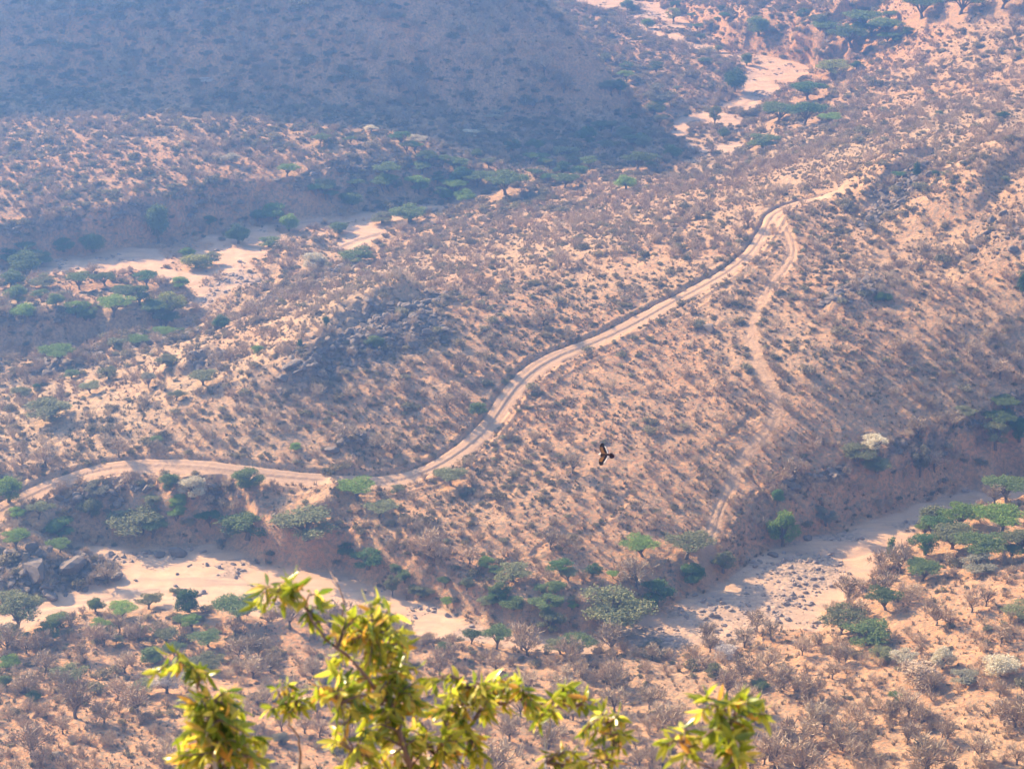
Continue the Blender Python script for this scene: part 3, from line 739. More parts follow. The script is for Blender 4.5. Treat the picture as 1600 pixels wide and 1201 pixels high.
 (1330,72,60,20,'U','acacia','leftmost flat acacia along the top right canyon'),
 (1385,58,60,20,'U','acacia','second flat acacia from the left along the top right canyon'),
 (1345,45,60,18,'U','acacia','faint flat acacia inside the top right canyon'),
 (1440,28,70,20,'U','acacia','flat acacia under the middle of the top right canyon wall'),
 (1500,20,70,20,'U','acacia','wide flat acacia under the right end of the canyon wall'),
 (1565,12,60,18,'U','acacia','flat acacia in the very top right corner'),
 (1290,58,50,20,'U','acacia','flat acacia where the canyon opens to the far sand'),
 (1467,185,20,14,'R','dark','small dark bush on the striped far plain'),
 (1568,185,24,12,'R','dark','dark bush on the far plain near the right edge'),
 # foreground, right
 (1412,1036,46,32,'L','blossom','cream blossoming shrub, left of the three on the right bank'),
 (1472,1044,44,40,'R','blossom','cream blossoming shrub, middle and tallest of the three on the right bank'),
 (1562,1054,68,36,'R','blossom','wide white blossoming shrub nearest the right edge'),
 (1438,1066,76,50,'R','twig','dense grey leafless shrub in front of the cream blossoming ones'),
 (1505,1066,50,24,'L','pale','pale grey shrub between the middle and the right blossoming ones'),
 (1378,1030,40,32,'L','olive','olive green bush left of the cream blossoming shrubs'),
 (1132,1026,46,30,'R','blossom_grey','greyish blossoming shrub at the near edge of the stony river'),
 (1118,1062,32,34,'L','olive','dusky green shrub below the greyish blossoming one'),
 (1400,1100,26,26,'U','acacia','small green topped tree on the open red ground at bottom right'),
 (1188,1075,34,20,'L','acacia','green bush on the lower right slope above the leaves'),
 # foreground, left
 (296,956,52,44,'R','dark','dense dark green round tree on the near bank before the sand'),
 (28,984,84,78,'U','olive','large umbrella tree at the left edge before the sand'),
 (375,968,84,40,'U','acacia','flat wide acacia right of the dense round tree'),
 (96,978,46,28,'U','acacia','green acacia right of the large umbrella tree'),
 (150,955,32,26,'R','acacia','upright green bush at the sand edge on the left'),
 (192,965,48,30,'U','acacia_bright','green flat acacia in the near thicket, upper row'),
 (232,950,44,26,'U','olive','olive acacia touching the sand left of the dense round tree'),
 (156,985,38,22,'U','acacia_bright','bright small acacia in the near thicket, lower row'),
 (225,992,28,20,'R','acacia_bright','round bright bush in the middle of the near thicket'),
 (326,1008,52,34,'U','acacia','acacia with clear trunk in the near thicket right side'),
 (70,1000,40,26,'U','acacia','small acacia below the large umbrella tree'),
 (16,1040,42,20,'R','acacia_bright','vivid green bush at the left edge of the red slope'),
 (240,1032,48,26,'R','acacia','blue green bush on the slope above the pale shrub'),
 (262,1082,50,50,'L','blossom_grey','silvery pale shrub behind the left sprig of leaves'),
 (325,1045,60,34,'L','olive','olive tree on the red slope right of the silvery shrub'),
 (222,1085,44,26,'U','olive','dark open acacia left of the silvery shrub'),
 (8,1072,30,22,'R','acacia','green bush low at the left edge'),
 (52,1092,30,14,'R','acacia','small green bush on the lower left red slope'),
 (110,1062,60,26,'L','olive','dull olive tree in the lower left scrub'),
 (275,925,20,10,'L','olive','tiny bush on the sand edge left of the dense round tree'),
 (600,970,40,18,'R','acacia','green bush against the sand right behind the leafy branch'),
 (500,968,40,20,'R','acacia','green bush hidden behind the upper left leaves'),
 (440,1160,34,22,'R','pale','grey bush seen between the left sprig and the leafy branch'),
]
tp_ = np.array([(t[0], t[1]) for t in T], float)
tx, ty, tz = at(tp_[:, 0], tp_[:, 1], Z)
CAT = {'U': ('umbrella_acacia', 'acacia'), 'R': ('round_tree', 'tree'), 'L': ('loose_tree', 'tree'), 'C': ('upright_tree', 'tree')}
BLOCK = []
for i, (px, py, w, h, kind, m, lab) in enumerate(T):
    x, y, z = float(tx[i]), float(ty[i]), float(tz[i])
    dist = math.sqrt(x*x+y*y+(CAMZ-z)**2); mp = dist/F; el = math.asin((CAMZ-z)/dist)
    wid = w*mp; hh = (h*mp-wid*(.30 if kind == 'U' else .22)*math.sin(el)/.42)/math.cos(el); hh = max(hh, wid*(.42 if kind == 'U' else .42))
    nm, cat = CAT[kind]
    if 'blossom' in m: nm, cat = 'blossoming_shrub', 'shrub'
    elif m == 'twig': nm, cat = 'leafless_shrub', 'shrub'
    elif ' bush' in lab and kind != 'U' or 'thicket' in lab: nm, cat = 'bush', 'bush'
    plant(nm, kind, m, x, y-wid*.05, z-.1, wid*.53*{'U': 1.08, 'R': 1.12, 'L': 1.35, 'C': 1.2}[kind], hh*1.1, lab, cat, v=i % {'U': 5, 'R': 3, 'L': 4, 'C': 2}[kind])
    BLOCK.append((x, y, wid*.45))
# further green trees of the valley thickets and river banks, not told apart
for (zx, zy, zw, zh, n_, wpx, zn, zl) in ((800,262,260,45,34,34,'valley','in the thicket of the valley below the shaded hill'),(640,300,160,22,12,34,'farbank','on the strip below the far broken bank'),(70,420,70,25,7,40,'farleft','crowding the far river bend at the left edge'),
        (1330,60,110,26,12,34,'canyon','in the scrub around the top right canyon'),(1080,60,60,50,10,22,'topsand','dotted beside the far sand at the top'),(1000,150,60,60,12,30,'edge','at the foot of the shaded hill beside the far sand'),
        (150,1000,160,24,12,40,'near','in the near thicket below the left sand'),(170,830,160,25,8,50,'bank','in the shaded bank scrub above the left sand'),(800,930,200,40,18,36,'rim','along the bank rim above the narrow sand'),(1500,860,90,30,6,60,'right','filling the acacia clump on the right bank'),
        (150,490,130,22,10,44,'mesa','on the small mesa at the left')):
    for k in range(n_):
        px = zx+random.uniform(-1, 1)*zw; py = zy+random.uniform(-1, 1)*zh; X_, Y_, Z_ = at(px, py, Z); x, y, z = float(X_[0]), float(Y_[0]), float(Z_[0])
        if lookup(SAND, x, y) > .5 or not (-10 < px < 1610) or py < 3: continue
        kd = random.choice('UUULLR'); mp = math.sqrt(x*x+y*y+(CAMZ-z)**2)/F; w_ = wpx*mp*random.uniform(.6, 1.2)
        plant('umbrella_acacia' if kd == 'U' else 'loose_tree' if kd == 'L' else 'round_tree', kd, random.choice(['acacia', 'acacia', 'olive', 'dark', 'acacia_bright']), x, y, z-.1, w_*.55, w_*random.uniform(.5, .75),
              {'U': 'flat topped', 'L': 'loose crowned', 'R': 'round crowned'}[kd]+' green tree '+zl, 'tree', {'U': 'flat topped', 'L': 'loose crowned', 'R': 'round crowned'}[kd]+' trees '+zl)
        BLOCK.append((x, y, w_*.4))
BLOCK = np.array(BLOCK)

# ------------------------------------------------------------------ scattered scrub
def field_at(G, x, y): return lookup(G, x, y)
DT = [  # px, py, bare, green scrub, grass
 (200,1120,.6,.25,.6),(60,1060,.7,.5,.6),(420,1020,.6,.2,.5),(700,1120,.6,.1,.6),(1000,1100,.85,.1,.6),(1200,1120,.9,.15,.5),(1350,1060,.4,.1,.6),(1450,950,.4,.2,.7),(1550,1150,.8,.1,.6),(1560,930,.55,.3,.6),
 (1150,1060,.7,.2,.4),(900,1060,.75,.1,.6),(130,960,.5,.9,.5),(650,880,1.0,.9,.8),(750,850,.8,.7,.9),(850,880,.8,.7,.8),(450,800,1.1,.9,.7),(300,820,1.1,1.1,.5),(100,800,1.0,1.0,.7),
 (650,800,.9,.7,1),(1000,720,.6,.5,1.1),(1000,800,.6,.5,1.1),(1100,640,.5,.5,1.0),(900,620,.5,1.5,1.0),(1050,570,.4,1.7,.9),(1250,600,.5,.5,1.1),(1300,520,.8,.6,1.0),(1320,450,.7,1.7,.9),(1420,430,.8,1.2,.9),
 (1450,550,1.3,.4,1.1),(1550,500,1.4,.3,1.1),(1500,620,1.2,.5,1.0),(1250,680,.8,.4,1.0),(1300,740,.8,.4,1.1),(1420,650,1.0,.5,1.0),(1550,380,.9,.6,.9),(1500,300,.3,.1,.7),(1300,350,.5,.3,.9),(1250,400,.8,.4,.9),
 (800,450,.8,.6,1.0),(900,430,.9,.5,1),(700,560,.7,1.0,.9),(650,640,.8,.9,.9),(550,660,.9,1.0,.8),(400,660,1.2,.8,.8),(250,680,1.3,.8,.9),(100,680,1.3,.8,.9),(100,620,.5,.3,1.1),(200,570,.4,.4,1.1),(350,580,.8,.6,1.0),
 (450,500,.7,.5,1.0),(550,420,.7,.6,1.0),(600,560,.5,.7,.7),(700,380,.9,.4,.9),(850,350,1.1,.3,.9),(1000,340,1.1,.3,.8),(1100,300,1.3,.3,.8),(1250,260,1.4,.4,.8),(1400,230,.9,.3,.8),(1550,200,.8,.3,.8),(1400,130,.75,.5,.8),(1550,80,.7,.5,.8),
 (1500,40,.7,.8,.6),(1250,30,.9,.9,.6),(1100,90,1.0,1.3,.5),(1000,200,1.1,1.4,.5),(900,240,1.0,1.6,.5),(1000,270,.9,1.2,.5),(800,270,.9,1.9,.4),(650,250,1.1,1.6,.4),(500,260,1.1,1.3,.5),(300,240,1.2,1.0,.6),(100,250,1.0,.9,.7),
 (100,350,.8,1.2,.3),(350,310,.8,1.3,.3),(550,330,.8,1.6,.3),(300,80,1.8,2.6,.8),(700,80,1.8,2.6,.8),(900,100,1.8,2.4,.7),(960,40,1.1,1.6,.5),(100,150,1.4,1.8,.8),(600,160,1.4,1.8,.7),(100,500,1.1,1.6,.5),(200,510,1.0,1.5,.5),(450,400,.6,.7,.7),(620,370,.6,.4,.7)]
DTx, DTy = onplane(np.array([d[0] for d in DT], float), np.array([d[1] for d in DT], float), 12.0)
def dens(x, y):
    lx = x/np.maximum(y, 300)*900; ly = np.log(np.maximum(y, 300))*900
    w = 0; o = np.zeros((3, len(x)))
    for k, d in enumerate(DT):
        cx_ = DTx[k]/DTy[k]*900; cy_ = math.log(DTy[k])*900
        q_ = 1/(((lx-cx_)**2+(ly-cy_)**2)**1.5+3e3); w = w+q_
        for j in range(3): o[j] += q_*d[2+j]
    return o/w
def scatter(nper, clump_scale, clump_amt, which, seed, minspace=None):
    r = np.random.default_rng(seed); K = int(nper)
    a = r.uniform(0, 1, K); y = np.sqrt(a*(1080.0**2-305.0**2)+305.0**2); c = r.uniform(-.285, .285, K); x = c*span(y)
    D = dens(x, y)[which]
    cl = fbm(x/clump_scale, y/clump_scale, 3, seed % 50)+.0
    D = D*np.clip(1+clump_amt*cl*2.2, .05, 3)
    sand = lookup(SAND, x, y); rdm = lookup(np.maximum(ROADM, TRACKW), x, y); 
    D = D*(1+1.3*lookup(STEEP, x, y))*(1-np.clip(sand*1.1, 0, 1))*(rdm < .25)
    k = r.uniform(0, 1, K)*2.6 < D
    x, y = x[k], y[k]
    near = np.ones(len(x), bool)
    for bx, by, br in BLOCK: near &= (x-bx)**2+(y-by)**2 > br*br
    x, y = x[near], y[near]
    return x, y, lookup(Z, x, y), r
def instancer(name, srcs, x, y, z, s, h, kind_id, seed):
    """one object: points carrying size, turn and variant, each shown as one of the source plants"""
    r = np.random.default_rng(seed); me = bpy.data.meshes.new(name+'_points'); n_ = len(x)
    me.vertices.add(n_); me.vertices.foreach_set('co', np.stack([x, y, z], 1).astype(np.float32).ravel())
    for an, arr, ty_ in (('siz', np.stack([s, s, h], 1), 'FLOAT_VECTOR'), ('rot', np.stack([r.normal(0, .08, n_), r.normal(0, .08, n_), r.uniform(0, 6.28, n_)], 1), 'FLOAT_VECTOR')):
        a_ = me.attributes.new(an, ty_, 'POINT'); a_.data.foreach_set('vector', arr.astype(np.float32).ravel())
    a_ = me.attributes.new('var', 'INT', 'POINT'); a_.data.foreach_set('value', r.integers(0, len(srcs), n_).astype(np.int32))
    o = link(name, me)
    ng = bpy.data.node_groups.new(name+'_nodes', 'GeometryNodeTree')
    ng.interface.new_socket('Geometry', in_out='INPUT', socket_type='NodeSocketGeometry'); ng.interface.new_socket('Geometry', in_out='OUTPUT', socket_type='NodeSocketGeometry')
    gi = ng.nodes.new('NodeGroupInput'); go = ng.nodes.new('NodeGroupOutput')
    iop = ng.nodes.new('GeometryNodeInstanceOnPoints'); iop.inputs['Pick Instance'].default_value = True
    g2i = ng.nodes.new('GeometryNodeJoinGeometry')
    for so in reversed(srcs):
        oi = ng.nodes.new('GeometryNodeObjectInfo'); oi.inputs['Object'].default_value = so; oi.inputs['As Instance'].default_value = True
        ng.links.new(oi.outputs['Geometry'], g2i.inputs[0])
    ng.links.new(gi.outputs[0], iop.inputs['Points']); ng.links.new(g2i.outputs[0], iop.inputs['Instance'])
    for an, ty_, sk in (('var', 'INT', 'Instance Index'), ('rot', 'FLOAT_VECTOR', 'Rotation'), ('siz', 'FLOAT_VECTOR', 'Scale')):
        na = ng.nodes.new('GeometryNodeInputNamedAttribute'); na.data_type = ty_; na.inputs[0].default_value = an
        ng.links.new(na.outputs[0], iop.inputs[sk])
    ng.links.new(iop.outputs[0], go.inputs[0])
    md = o.modifiers.new('scatter', 'NODES'); md.node_group = ng
    o['kind'] = 'stuff'; return o
def split_biggest(x, y, z, s, nmax=300):
    px, py, dep = project(x, y, z+s*.5); vis = (px > -5) & (px < 1605) & (py > 0) & (py < 1205)
    # leave out those hidden behind the near leaves
    score = np.where(vis, s/dep, 0); order = np.argsort(-score); return order[:nmax], order[nmax:], px, py
def keep_mesh(key, V, Fc, m):
    if key not in MESH: MESH[key] = mesh_from(key[0], V, [tuple(int(i) for i in f) for f in Fc], m)
    return MESH[key]
# source shapes for the instanced masses: each is a single mesh kept out of the scene collection
def src(name, me):
    o = bpy.data.objects.new(name, me); return o
BM = [mesh_from('leafless_shrub', *twigs(600+k, 1, 1, 330, False)[1], M['twig']) for k in range(6)]
SM = []
for k in range(5):
    V, Q = shrub(700+k); SM.append(fast_mesh('scrub_bush', V, Q, M['scrub']))
GM = [mesh_from('grass_tuft', *tuft(800+k), M['grass']) for k in range(4)]

# bare grey shrubs and small leafless trees
x, y, z, r = scatter(115000, 16, .7, 0, 21)
s = r.lognormal(-.30, .42, len(x)); s = np.clip(s, .38, 2.3); s *= 1+.45*(y < 395)+.45*lookup(HM, x, y)
big, rest, px, py = split_biggest(x, y, z, s)
def wh(px, py):
    if py > 1015+(px < 500)*-60: return 'on the lower left red slope' if px < 420 else 'on the near slope behind the leafy shrub' if px < 950 else 'on the near slope below the stony river bend' if px < 1250 else 'on the lower right red slope'
    if px > 1300 and py > 880: return 'on the right bank above the sand'
    if py > 740: return 'in the bank scrub left of the side track' if px > 620 else 'on the left bank between road and sand'
    return 'on the open slope beside the side track' if px > 1000 else 'on the slope along the dirt road'
for n_, i in enumerate(big):
    sx, sz = float(s[i]), float(s[i])
    if n_ < 220:
        plant('leafless_shrub', 'B', 'twig', float(x[i]), float(y[i]), float(z[i]), sx*1.35, sz*1.75, 'leafless grey brown shrub with short trunk '+wh(px[i], py[i]), 'shrub', 'leafless shrubs with trunks '+wh(px[i], py[i]))
    else:
        o = link('leafless_shrub', BM[n_ % 6]); o.location = (float(x[i]), float(y[i]), float(z[i])); o.scale = (sx, sx, sx*1.3); o.rotation_euler = (0, 0, random.uniform(0, 6.28))
        tag(o, 'low leafless grey shrub without a trunk '+wh(px[i], py[i]), 'shrub', 'low leafless shrubs '+wh(px[i], py[i]))
bs_ = [src('leafless_shrub_shape', m_) for m_ in BM]
instancer('leafless_scrub', bs_, x[rest], y[rest], z[rest]-.05, s[rest]*1.08, s[rest]*1.45, 0, 5)
tag(bpy.data.objects['leafless_scrub'], 'countless small grey brown leafless shrubs covering the valley slopes', 'scrub')
print('bare', len(x))
# dark green grey scrub
x, y, z, r = scatter(120000, 20, .75, 1, 33)
s = np.clip(r.lognormal(-.50, .45, len(x)), .28, 2.4); s *= 1+.5*(y > 600)*r.uniform(0, 1, len(x))+.55*lookup(HM, x, y)
big, rest, px, py = split_biggest(x, y, z, s)
for n_, i in enumerate(big):
    o = link('scrub_bush', SM[n_ % 5]); o.location = (float(x[i]), float(y[i]), float(z[i])-.05); o.scale = (float(s[i]),)*2+(float(s[i])*.95,); o.rotation_euler = (0, 0, random.uniform(0, 6.28))
    tag(o, 'dark grey green leafy bush '+wh(px[i], py[i]), 'bush', 'grey green bushes '+wh(px[i], py[i]))
ss_ = [src('scrub_bush_shape', m_) for m_ in SM]
instancer('green_scrub', ss_, x[rest], y[rest], z[rest]-.06, s[rest], s[rest]*.95, 0, 6)
tag(bpy.data.objects['green_scrub'], 'countless low grey green bushes dotted over the valley', 'scrub')
print('scrub', len(x))
# dry grass and dwarf shrubs
x, y, z, r = scatter(420000, 8, .8, 2, 45)
s = np.clip(r.lognormal(-.72, .4, len(x)), .22, 1.1)
gs_ = [src('grass_tuft_shape', m_) for m_ in GM]
instancer('dry_grass', gs_, x, y, z-.04, s*1.1, s*.75, 0, 7)
tag(bpy.data.objects['dry_grass'], 'dry straw coloured grass tufts over the bare earth', 'grass')
print('grass', len(x))

# ------------------------------------------------------------------ rocks
BO = []; BT = []
for k in range(6):
    me = boulder(900+k); me.materials.append(M['rock']); BO.append(me); m2 = me.copy(); m2.materials.clear(); m2.materials.append(M['rock_tan']); BT.append(m2)
def rlab(lab, grp, px, py):
    if grp.startswith('stones'):
        w = 'in the broad stony reach at the right river bend' if px > 850 else 'on the pale far sand at the top' if py < 300 else 'on the far sandbank at the left' if py < 600 else 'on the sand below the left bank'
        return 'grey brown stone '+w, 'rock', 'stones '+w
    w = 'of the dark outcrop beside the sand at the left edge' if py > 800 else 'of the rocky ridge left of centre' if px < 720 and py < 640 else 'of the small crag above the road' if px < 720 else 'of the narrow rocky spur at upper right' if px < 1465 and py < 385 else 'of the rock field near the right edge' if px > 1465 else 'of the small rock patches on the open slope'
    return 'grey angular boulder '+w, 'rock', 'boulders '+w
def rocks(name, mask, nper, smin, smax, meshes, lab, grp, stuffname, seed, power=2.2, thr=.25):
    r = np.random.default_rng(seed); K = nper
    a = r.uniform(0, 1, K); y = np.sqrt(a*(900.0**2-320.0**2)+320.0**2); c = r.uniform(-.27, .27, K); x = c*span(y)
    k = (lookup(mask, x, y) > thr+r.uniform(0, .5, K)); x, y = x[k], y[k]; z = lookup(Z, x, y)
    s = smin+(smax-smin)*r.uniform(0, 1, len(x))**power
    big, rest, px, py = split_biggest(x, y, z, s, 300)
    for n_, i in enumerate(big):
        o = link(name, meshes[n_ % 6]); q_ = float(s[i]); o.location = (float(x[i]), float(y[i]), float(z[i])+q_*.15); o.scale = (q_, q_*r.uniform(.7, 1.1), q_*r.uniform(.6, 1.1)); o.rotation_euler = (r.uniform(-.4, .4), r.uniform(-.4, .4), r.uniform(0, 6.28))
        tag(o, *rlab(lab, grp, float(px[i]), float(py[i])))
    if len(rest):
        instancer(stuffname, [src(name+'_shape', m_) for m_ in meshes], x[rest], y[rest], z[rest]+.03, s[rest], s[rest]*.8, 0, seed)
        tag(bpy.data.objects[stuffname], 'loose smaller stones between the bigger ones', 'rubble')
    print(name, len(x))
RK = rock*(1-ROADM)
rocks('boulder', RK*(1-SAND*.3), 230000, .25, 1.35, BO, 'dark grey angular boulder lying on a rocky outcrop', 'boulders on the rocky outcrops', 'boulder_rubble', 71, 3.0)
rocks('river_stone', SAND*np.maximum(gravel*1.15*sstep(-.6, -.05, fbm(GX/9, GY/9, 4, 95)), .62*sstep(.2, .4, fbm(GX/6, GY/4, 3, 96))), 240000, .1, .75, BT, 'grey brown rounded stone lying on the sandy riverbed', 'stones strewn on the riverbed', 'river_gravel', 72, 3.5)
def single_rock(px, py, w, lab, nm='boulder', m=BO, k=0):
    X, Y, Zz = at(px, py, Z); d = math.sqrt(X[0]**2+Y[0]**2+(CAMZ-Zz[0])**2)/F
    o = link(nm, m[k]); q_ = w*d*.5; o.location = (float(X[0]), float(Y[0]), float(Zz[0])+q_*.2); o.scale = (q_, q_*.8, q_*.75); o.rotation_euler = (.1, .15, k*1.3); tag(o, lab, 'rock')
for k, (a, b, w, lab) in enumerate([(92,1183,30,'single dark boulder on the red ground in the lower left corner'),(1262,842,20,'pale boulder at the cliff foot beside the tall bright tree'),(1208,868,18,'light slab of rock at the bank foot below the tall bright tree'),
    (110,890,52,'big grey rock hump on the left edge of the sand, right one'),(55,895,60,'big dark rock hump on the left edge of the sand'),(160,902,30,'sloping grey slab running onto the sand at the left'),(278,866,34,'flat grey ledge in the middle of the upper sand'),(250,868,22,'brown ledge left of the flat grey one on the sand'),
    (80,935,26,'pale flat rock at the left sand edge'),(458,572,18,'smooth rounded boulder on the left flank of the rocky ridge'),(437,612,18,'rounded brown boulder below the rocky ridge'),(520,705,24,'brown crag above the road in the dark slope'),(540,690,20,'second brown crag above the road in the dark slope'),
    (277,897,7,'small dark stone in the open sand'),(212,907,7,'tiny dark stone left in the open sand'),(180,905,26,'grey slab at the rim of the left sand'),(1108,515,24,'grey rock patch on the open mid slope')]):
    single_rock(a, b, w, lab, k=k % 6)

# ------------------------------------------------------------------ birds
def bird(name, lab, px, py, dist, span_m, face, bank, pitch=0.0, dark=False):
    """one continuous body, back upward; nose -X, wings along Y"""
    nx, ny = 66, 110; X = np.linspace(-.34, .38, nx); Y = np.linspace(-.66, .66, ny)
    XX, YY = np.meshgrid(X, Y, indexing='ij'); aY = np.abs(YY)
    lead = np.interp(aY, [0, .06, .2, .34, .5, .62, .66], [-.13, -.13, -.18, -.19, -.12, -.03, .05])
    trail = np.interp(aY, [0, .06, .2, .34, .46, .56, .64, .66], [.12, .12, .12, .10, .10, .11, .10, .06])
    finger = np.where(aY > .46, .03*np.sin((aY-.46)*2*math.pi/.05), 0)
    wing = np.minimum(XX-lead, trail+finger-XX)
    body = .105*np.clip(1-((XX-.0)/.26)**2, 0, 1)**.5-aY
    head = .042-np.hypot(XX+.235, YY*1.0); beak = np.where((XX < -.24) & (XX > -.305), (XX+.305)*.35-aY, -1)
    ta = np.arctan2(YY, XX-.12); tail = (1-np.hypot((XX-.26)/.115, YY/.165))*.1; tail = np.maximum(tail, np.where((XX > .05) & (XX < .27), .055+.30*np.clip(XX-.08, 0, 1)-aY, -1))
    tail = np.minimum(tail, .3)
    neck = np.where((XX < -.1) & (XX > -.24), .045-aY, -1)
    m_ = np.maximum.reduce([wing, body, head, beak, tail, neck])
    ins = m_ > 0
    th = .004+.0*XX
    th = np.where(body > 0, np.maximum(th, np.sqrt(np.clip(body*.09, 0, 1))*.85), th); th = np.where(head > 0, np.maximum(th, np.sqrt(np.clip(.042**2-np.hypot(XX+.235, YY)**2, 0, 1))), th)
    th = np.where(wing > 0, np.maximum(th, .014*np.clip(1-(XX-lead)/.2, 0, 1)*np.clip(wing/.02, 0, 1)), th)
    bendz = .10*aY**1.5-.15*np.clip(aY-.42, 0, 1)**1.2+.01*np.sin(XX*14)
    sweep = -.20*aY-.25*np.clip(aY-.36, 0, 1)
    V = []; V0 = []; Fc = []; top = -np.ones(XX.shape, int); bot = top.copy()
    for i in range(nx):
        for j in range(ny):
            if ins[i, j]:
                top[i, j] = len(V); V.append((XX[i, j]+sweep[i, j], YY[i, j], bendz[i, j]+th[i, j])); bot[i, j] = len(V); V.append((XX[i, j]+sweep[i, j], YY[i, j], bendz[i, j]-th[i, j]*.8)); V0 += [(XX[i, j], YY[i, j], 0)]*2
    cellin = ins[:-1, :-1] & ins[1:, :-1] & ins[1:, 1:] & ins[:-1, 1:]
    for i in range(nx-1):
        for j in range(ny-1):
            if cellin[i, j]:
                a, b, c, d = (i, j), (i+1, j), (i+1, j+1), (i, j+1)
                Fc.append((top[a], top[b], top[c], top[d])); Fc.append((bot[d], bot[c], bot[b], bot[a]))
                for p, q2, di, dj in ((a, b, 0, -1), (b, c, 1, 0), (c, d, 0, 1), (d, a, -1, 0)):
                    ii, jj = i+di, j+dj
                    if not (0 <= ii < nx-1 and 0 <= jj < ny-1 and cellin[ii, jj]): Fc.append((top[q2], top[p], bot[p], bot[q2]))
    Fc = [tuple(int(k) for k in f) for f in Fc]
    used = sorted({k for f in Fc for k in f}); mp_ = {k: n for n, k in enumerate(used)}
    V = [V[k] for k in used]; V0 = [V0[k] for k in used]; Fc = [tuple(mp_[k] for k in f) for f in Fc]
    me = mesh_from(name, V, Fc, None, True)
    def c_at(v):
        x_, y_, z_ = v; ay = abs(y_)
        if dark: return (.03, .025, .022)
        if x_ < -.19 and ay < .06: return (.75, .70, .62)
        if x_ > .17 and ay < .2 : return (.028, .008, .006) if x_ < .36 else (.2, .12, .09)
        ld = np.interp(ay, [0, .06, .2, .34, .5, .62, .66], [-.13, -.13, -.20, -.22, -.14, -.03, .05]); tr = np.interp(ay, [0, .06, .2, .34, .46, .56, .64, .66], [.12, .12, .12, .10, .10, .11, .10, .06])
        if ay > .07:
            if ay > .48: return (.012, .009, .008)
            if x_ > tr-.035: return (.78, .74, .68)
            f = (x_-ld)/(tr-ld)
            if f > .55: return (.012, .007, .006)
            if ay > .42: return (.018, .011, .009)
            return (.19, .085, .026) if f > .15 else (.03, .016, .009)
        return (.06, .033, .018)
    at_ = me.attributes.new('plumage', 'FLOAT_COLOR', 'POINT'); at_.data.foreach_set('color', np.array([(*c_at(v), 1) for v in V0], np.float32).ravel())
    m, nt, ns, lk = mat('plumage'); a_ = N(nt, 'ShaderNodeAttribute', attribute_name='plumage'); b_ = N(nt, 'ShaderNodeBsdfPrincipled')
    g_ = N(nt, 'ShaderNodeTexCoord'); c_ = mix(nt, .15, a_.outputs['Color'], mix(nt, noise(nt, g_.outputs['Object'], 22, 3), (.01, .008, .006), (.16, .10, .06))); c_ = mix(nt, .25, a_.outputs['Color'], c_)
    lk.new(c_, b_.inputs['Base Color']); b_.inputs['Roughness'].default_value = 1; b_.inputs['Specular IOR Level'].default_value = 0; o_ = N(nt, 'ShaderNodeOutputMaterial'); lk.new(b_.outputs[0], o_.inputs[0]); me.materials.append(m)
    o = link(name, me); d = ray(px, py); d = d/np.linalg.norm(d)
    o.location = tuple(np.array([0, 0, CAMZ])+d*dist); o.scale = (span_m/1.32,)*3
    o.rotation_euler = (Matrix.Rotation(face, 4, 'Z') @ Matrix.Rotation(bank, 4, 'X') @ Matrix.Rotation(pitch, 4, 'Y')).to_euler()
    return tag(o, lab, 'bird')
bird('soaring_raptor', 'brown bird of prey with white wing edges and dark fan tail gliding over the slope', 946, 711, 92, 1.32, R(-4), R(19), R(6))
bird('distant_bird', 'tiny dark bird seen as a dash above the far slope', 1067, 305.5, 260, .95, R(20), R(-18), 0, True)

# ------------------------------------------------------------------ near leafy shrub, rooted on the mountainside below the camera
LM = {}
def near_leaf_mat():
    m, nt, ns, lk = mat('glossy_leaf')
    g = N(nt, 'ShaderNodeNewGeometry'); cr = N(nt, 'ShaderNodeValToRGB'); lk.new(g.outputs['Random Per Island'], cr.inputs[0])
    e = cr.color_ramp.elements; e[0].position = 0; e[0].color = (.10, .16, .012, 1); e[1].position = 1; e[1].color = (.60, .30, .05, 1)
    for p, c in ((.30, (.27, .31, .022, 1)), (.62, (.48, .46, .05, 1)), (.80, (.66, .54, .10, 1)), (.92, (.66, .36, .05, 1))):
        k = e.new(p); k.color = c
    b = N(nt, 'ShaderNodeBsdfPrincipled'); lk.new(cr.outputs[0], b.inputs['Base Color']); b.inputs['Roughness'].default_value = .27; b.inputs['Specular IOR Level'].default_value = .6
    t = N(nt, 'ShaderNodeBsdfTranslucent'); lk.new(cr.outputs[0], t.inputs['Color'])
    mx = N(nt, 'ShaderNodeMixShader'); mx.inputs[0].default_value = .55; lk.new(b.outputs[0], mx.inputs[1]); lk.new(t.outputs[0], mx.inputs[2])
    o = N(nt, 'ShaderNodeOutputMaterial'); lk.new(mx.outputs[0], o.inputs[0]); return m
LMAT = near_leaf_mat(); SMAT = rock_mat('young_bark', (.22, .13, .09), (.13, .075, .055)); PALEB = rock_mat('pale_bark', (.45, .38, .32), (.30, .24, .20))
def near_pt(px, py, D):
    d = ray(px, py); d = d/np.linalg.norm(d); return np.array([0, 0, CAMZ])+d*D
def add_leaf(V, Fc, r, p, dirv, L, W):
    d = dirv/np.linalg.norm(dirv); s = np.cross(d, r.normal(size=3)); s /= np.linalg.norm(s); nn = np.cross(s, d)
    curl = r.uniform(.1, .45)
    prof = [(0, .03), (.18, .55), (.4, 1), (.65, .85), (.86, .42), (1, .02)]; b = len(V)
    for t, w in prof:
        c = p+d*L*t-nn*L*curl*t*t*.5
        V += [tuple(c+s*W*.5*w+nn*W*.18*w), tuple(c), tuple(c-s*W*.5*w+nn*W*.18*w)]
    for i in range(len(prof)-1):
        a = b+3*i; Fc += [(a, a+1, a+4, a+3), (a+1, a+2, a+5, a+4)]
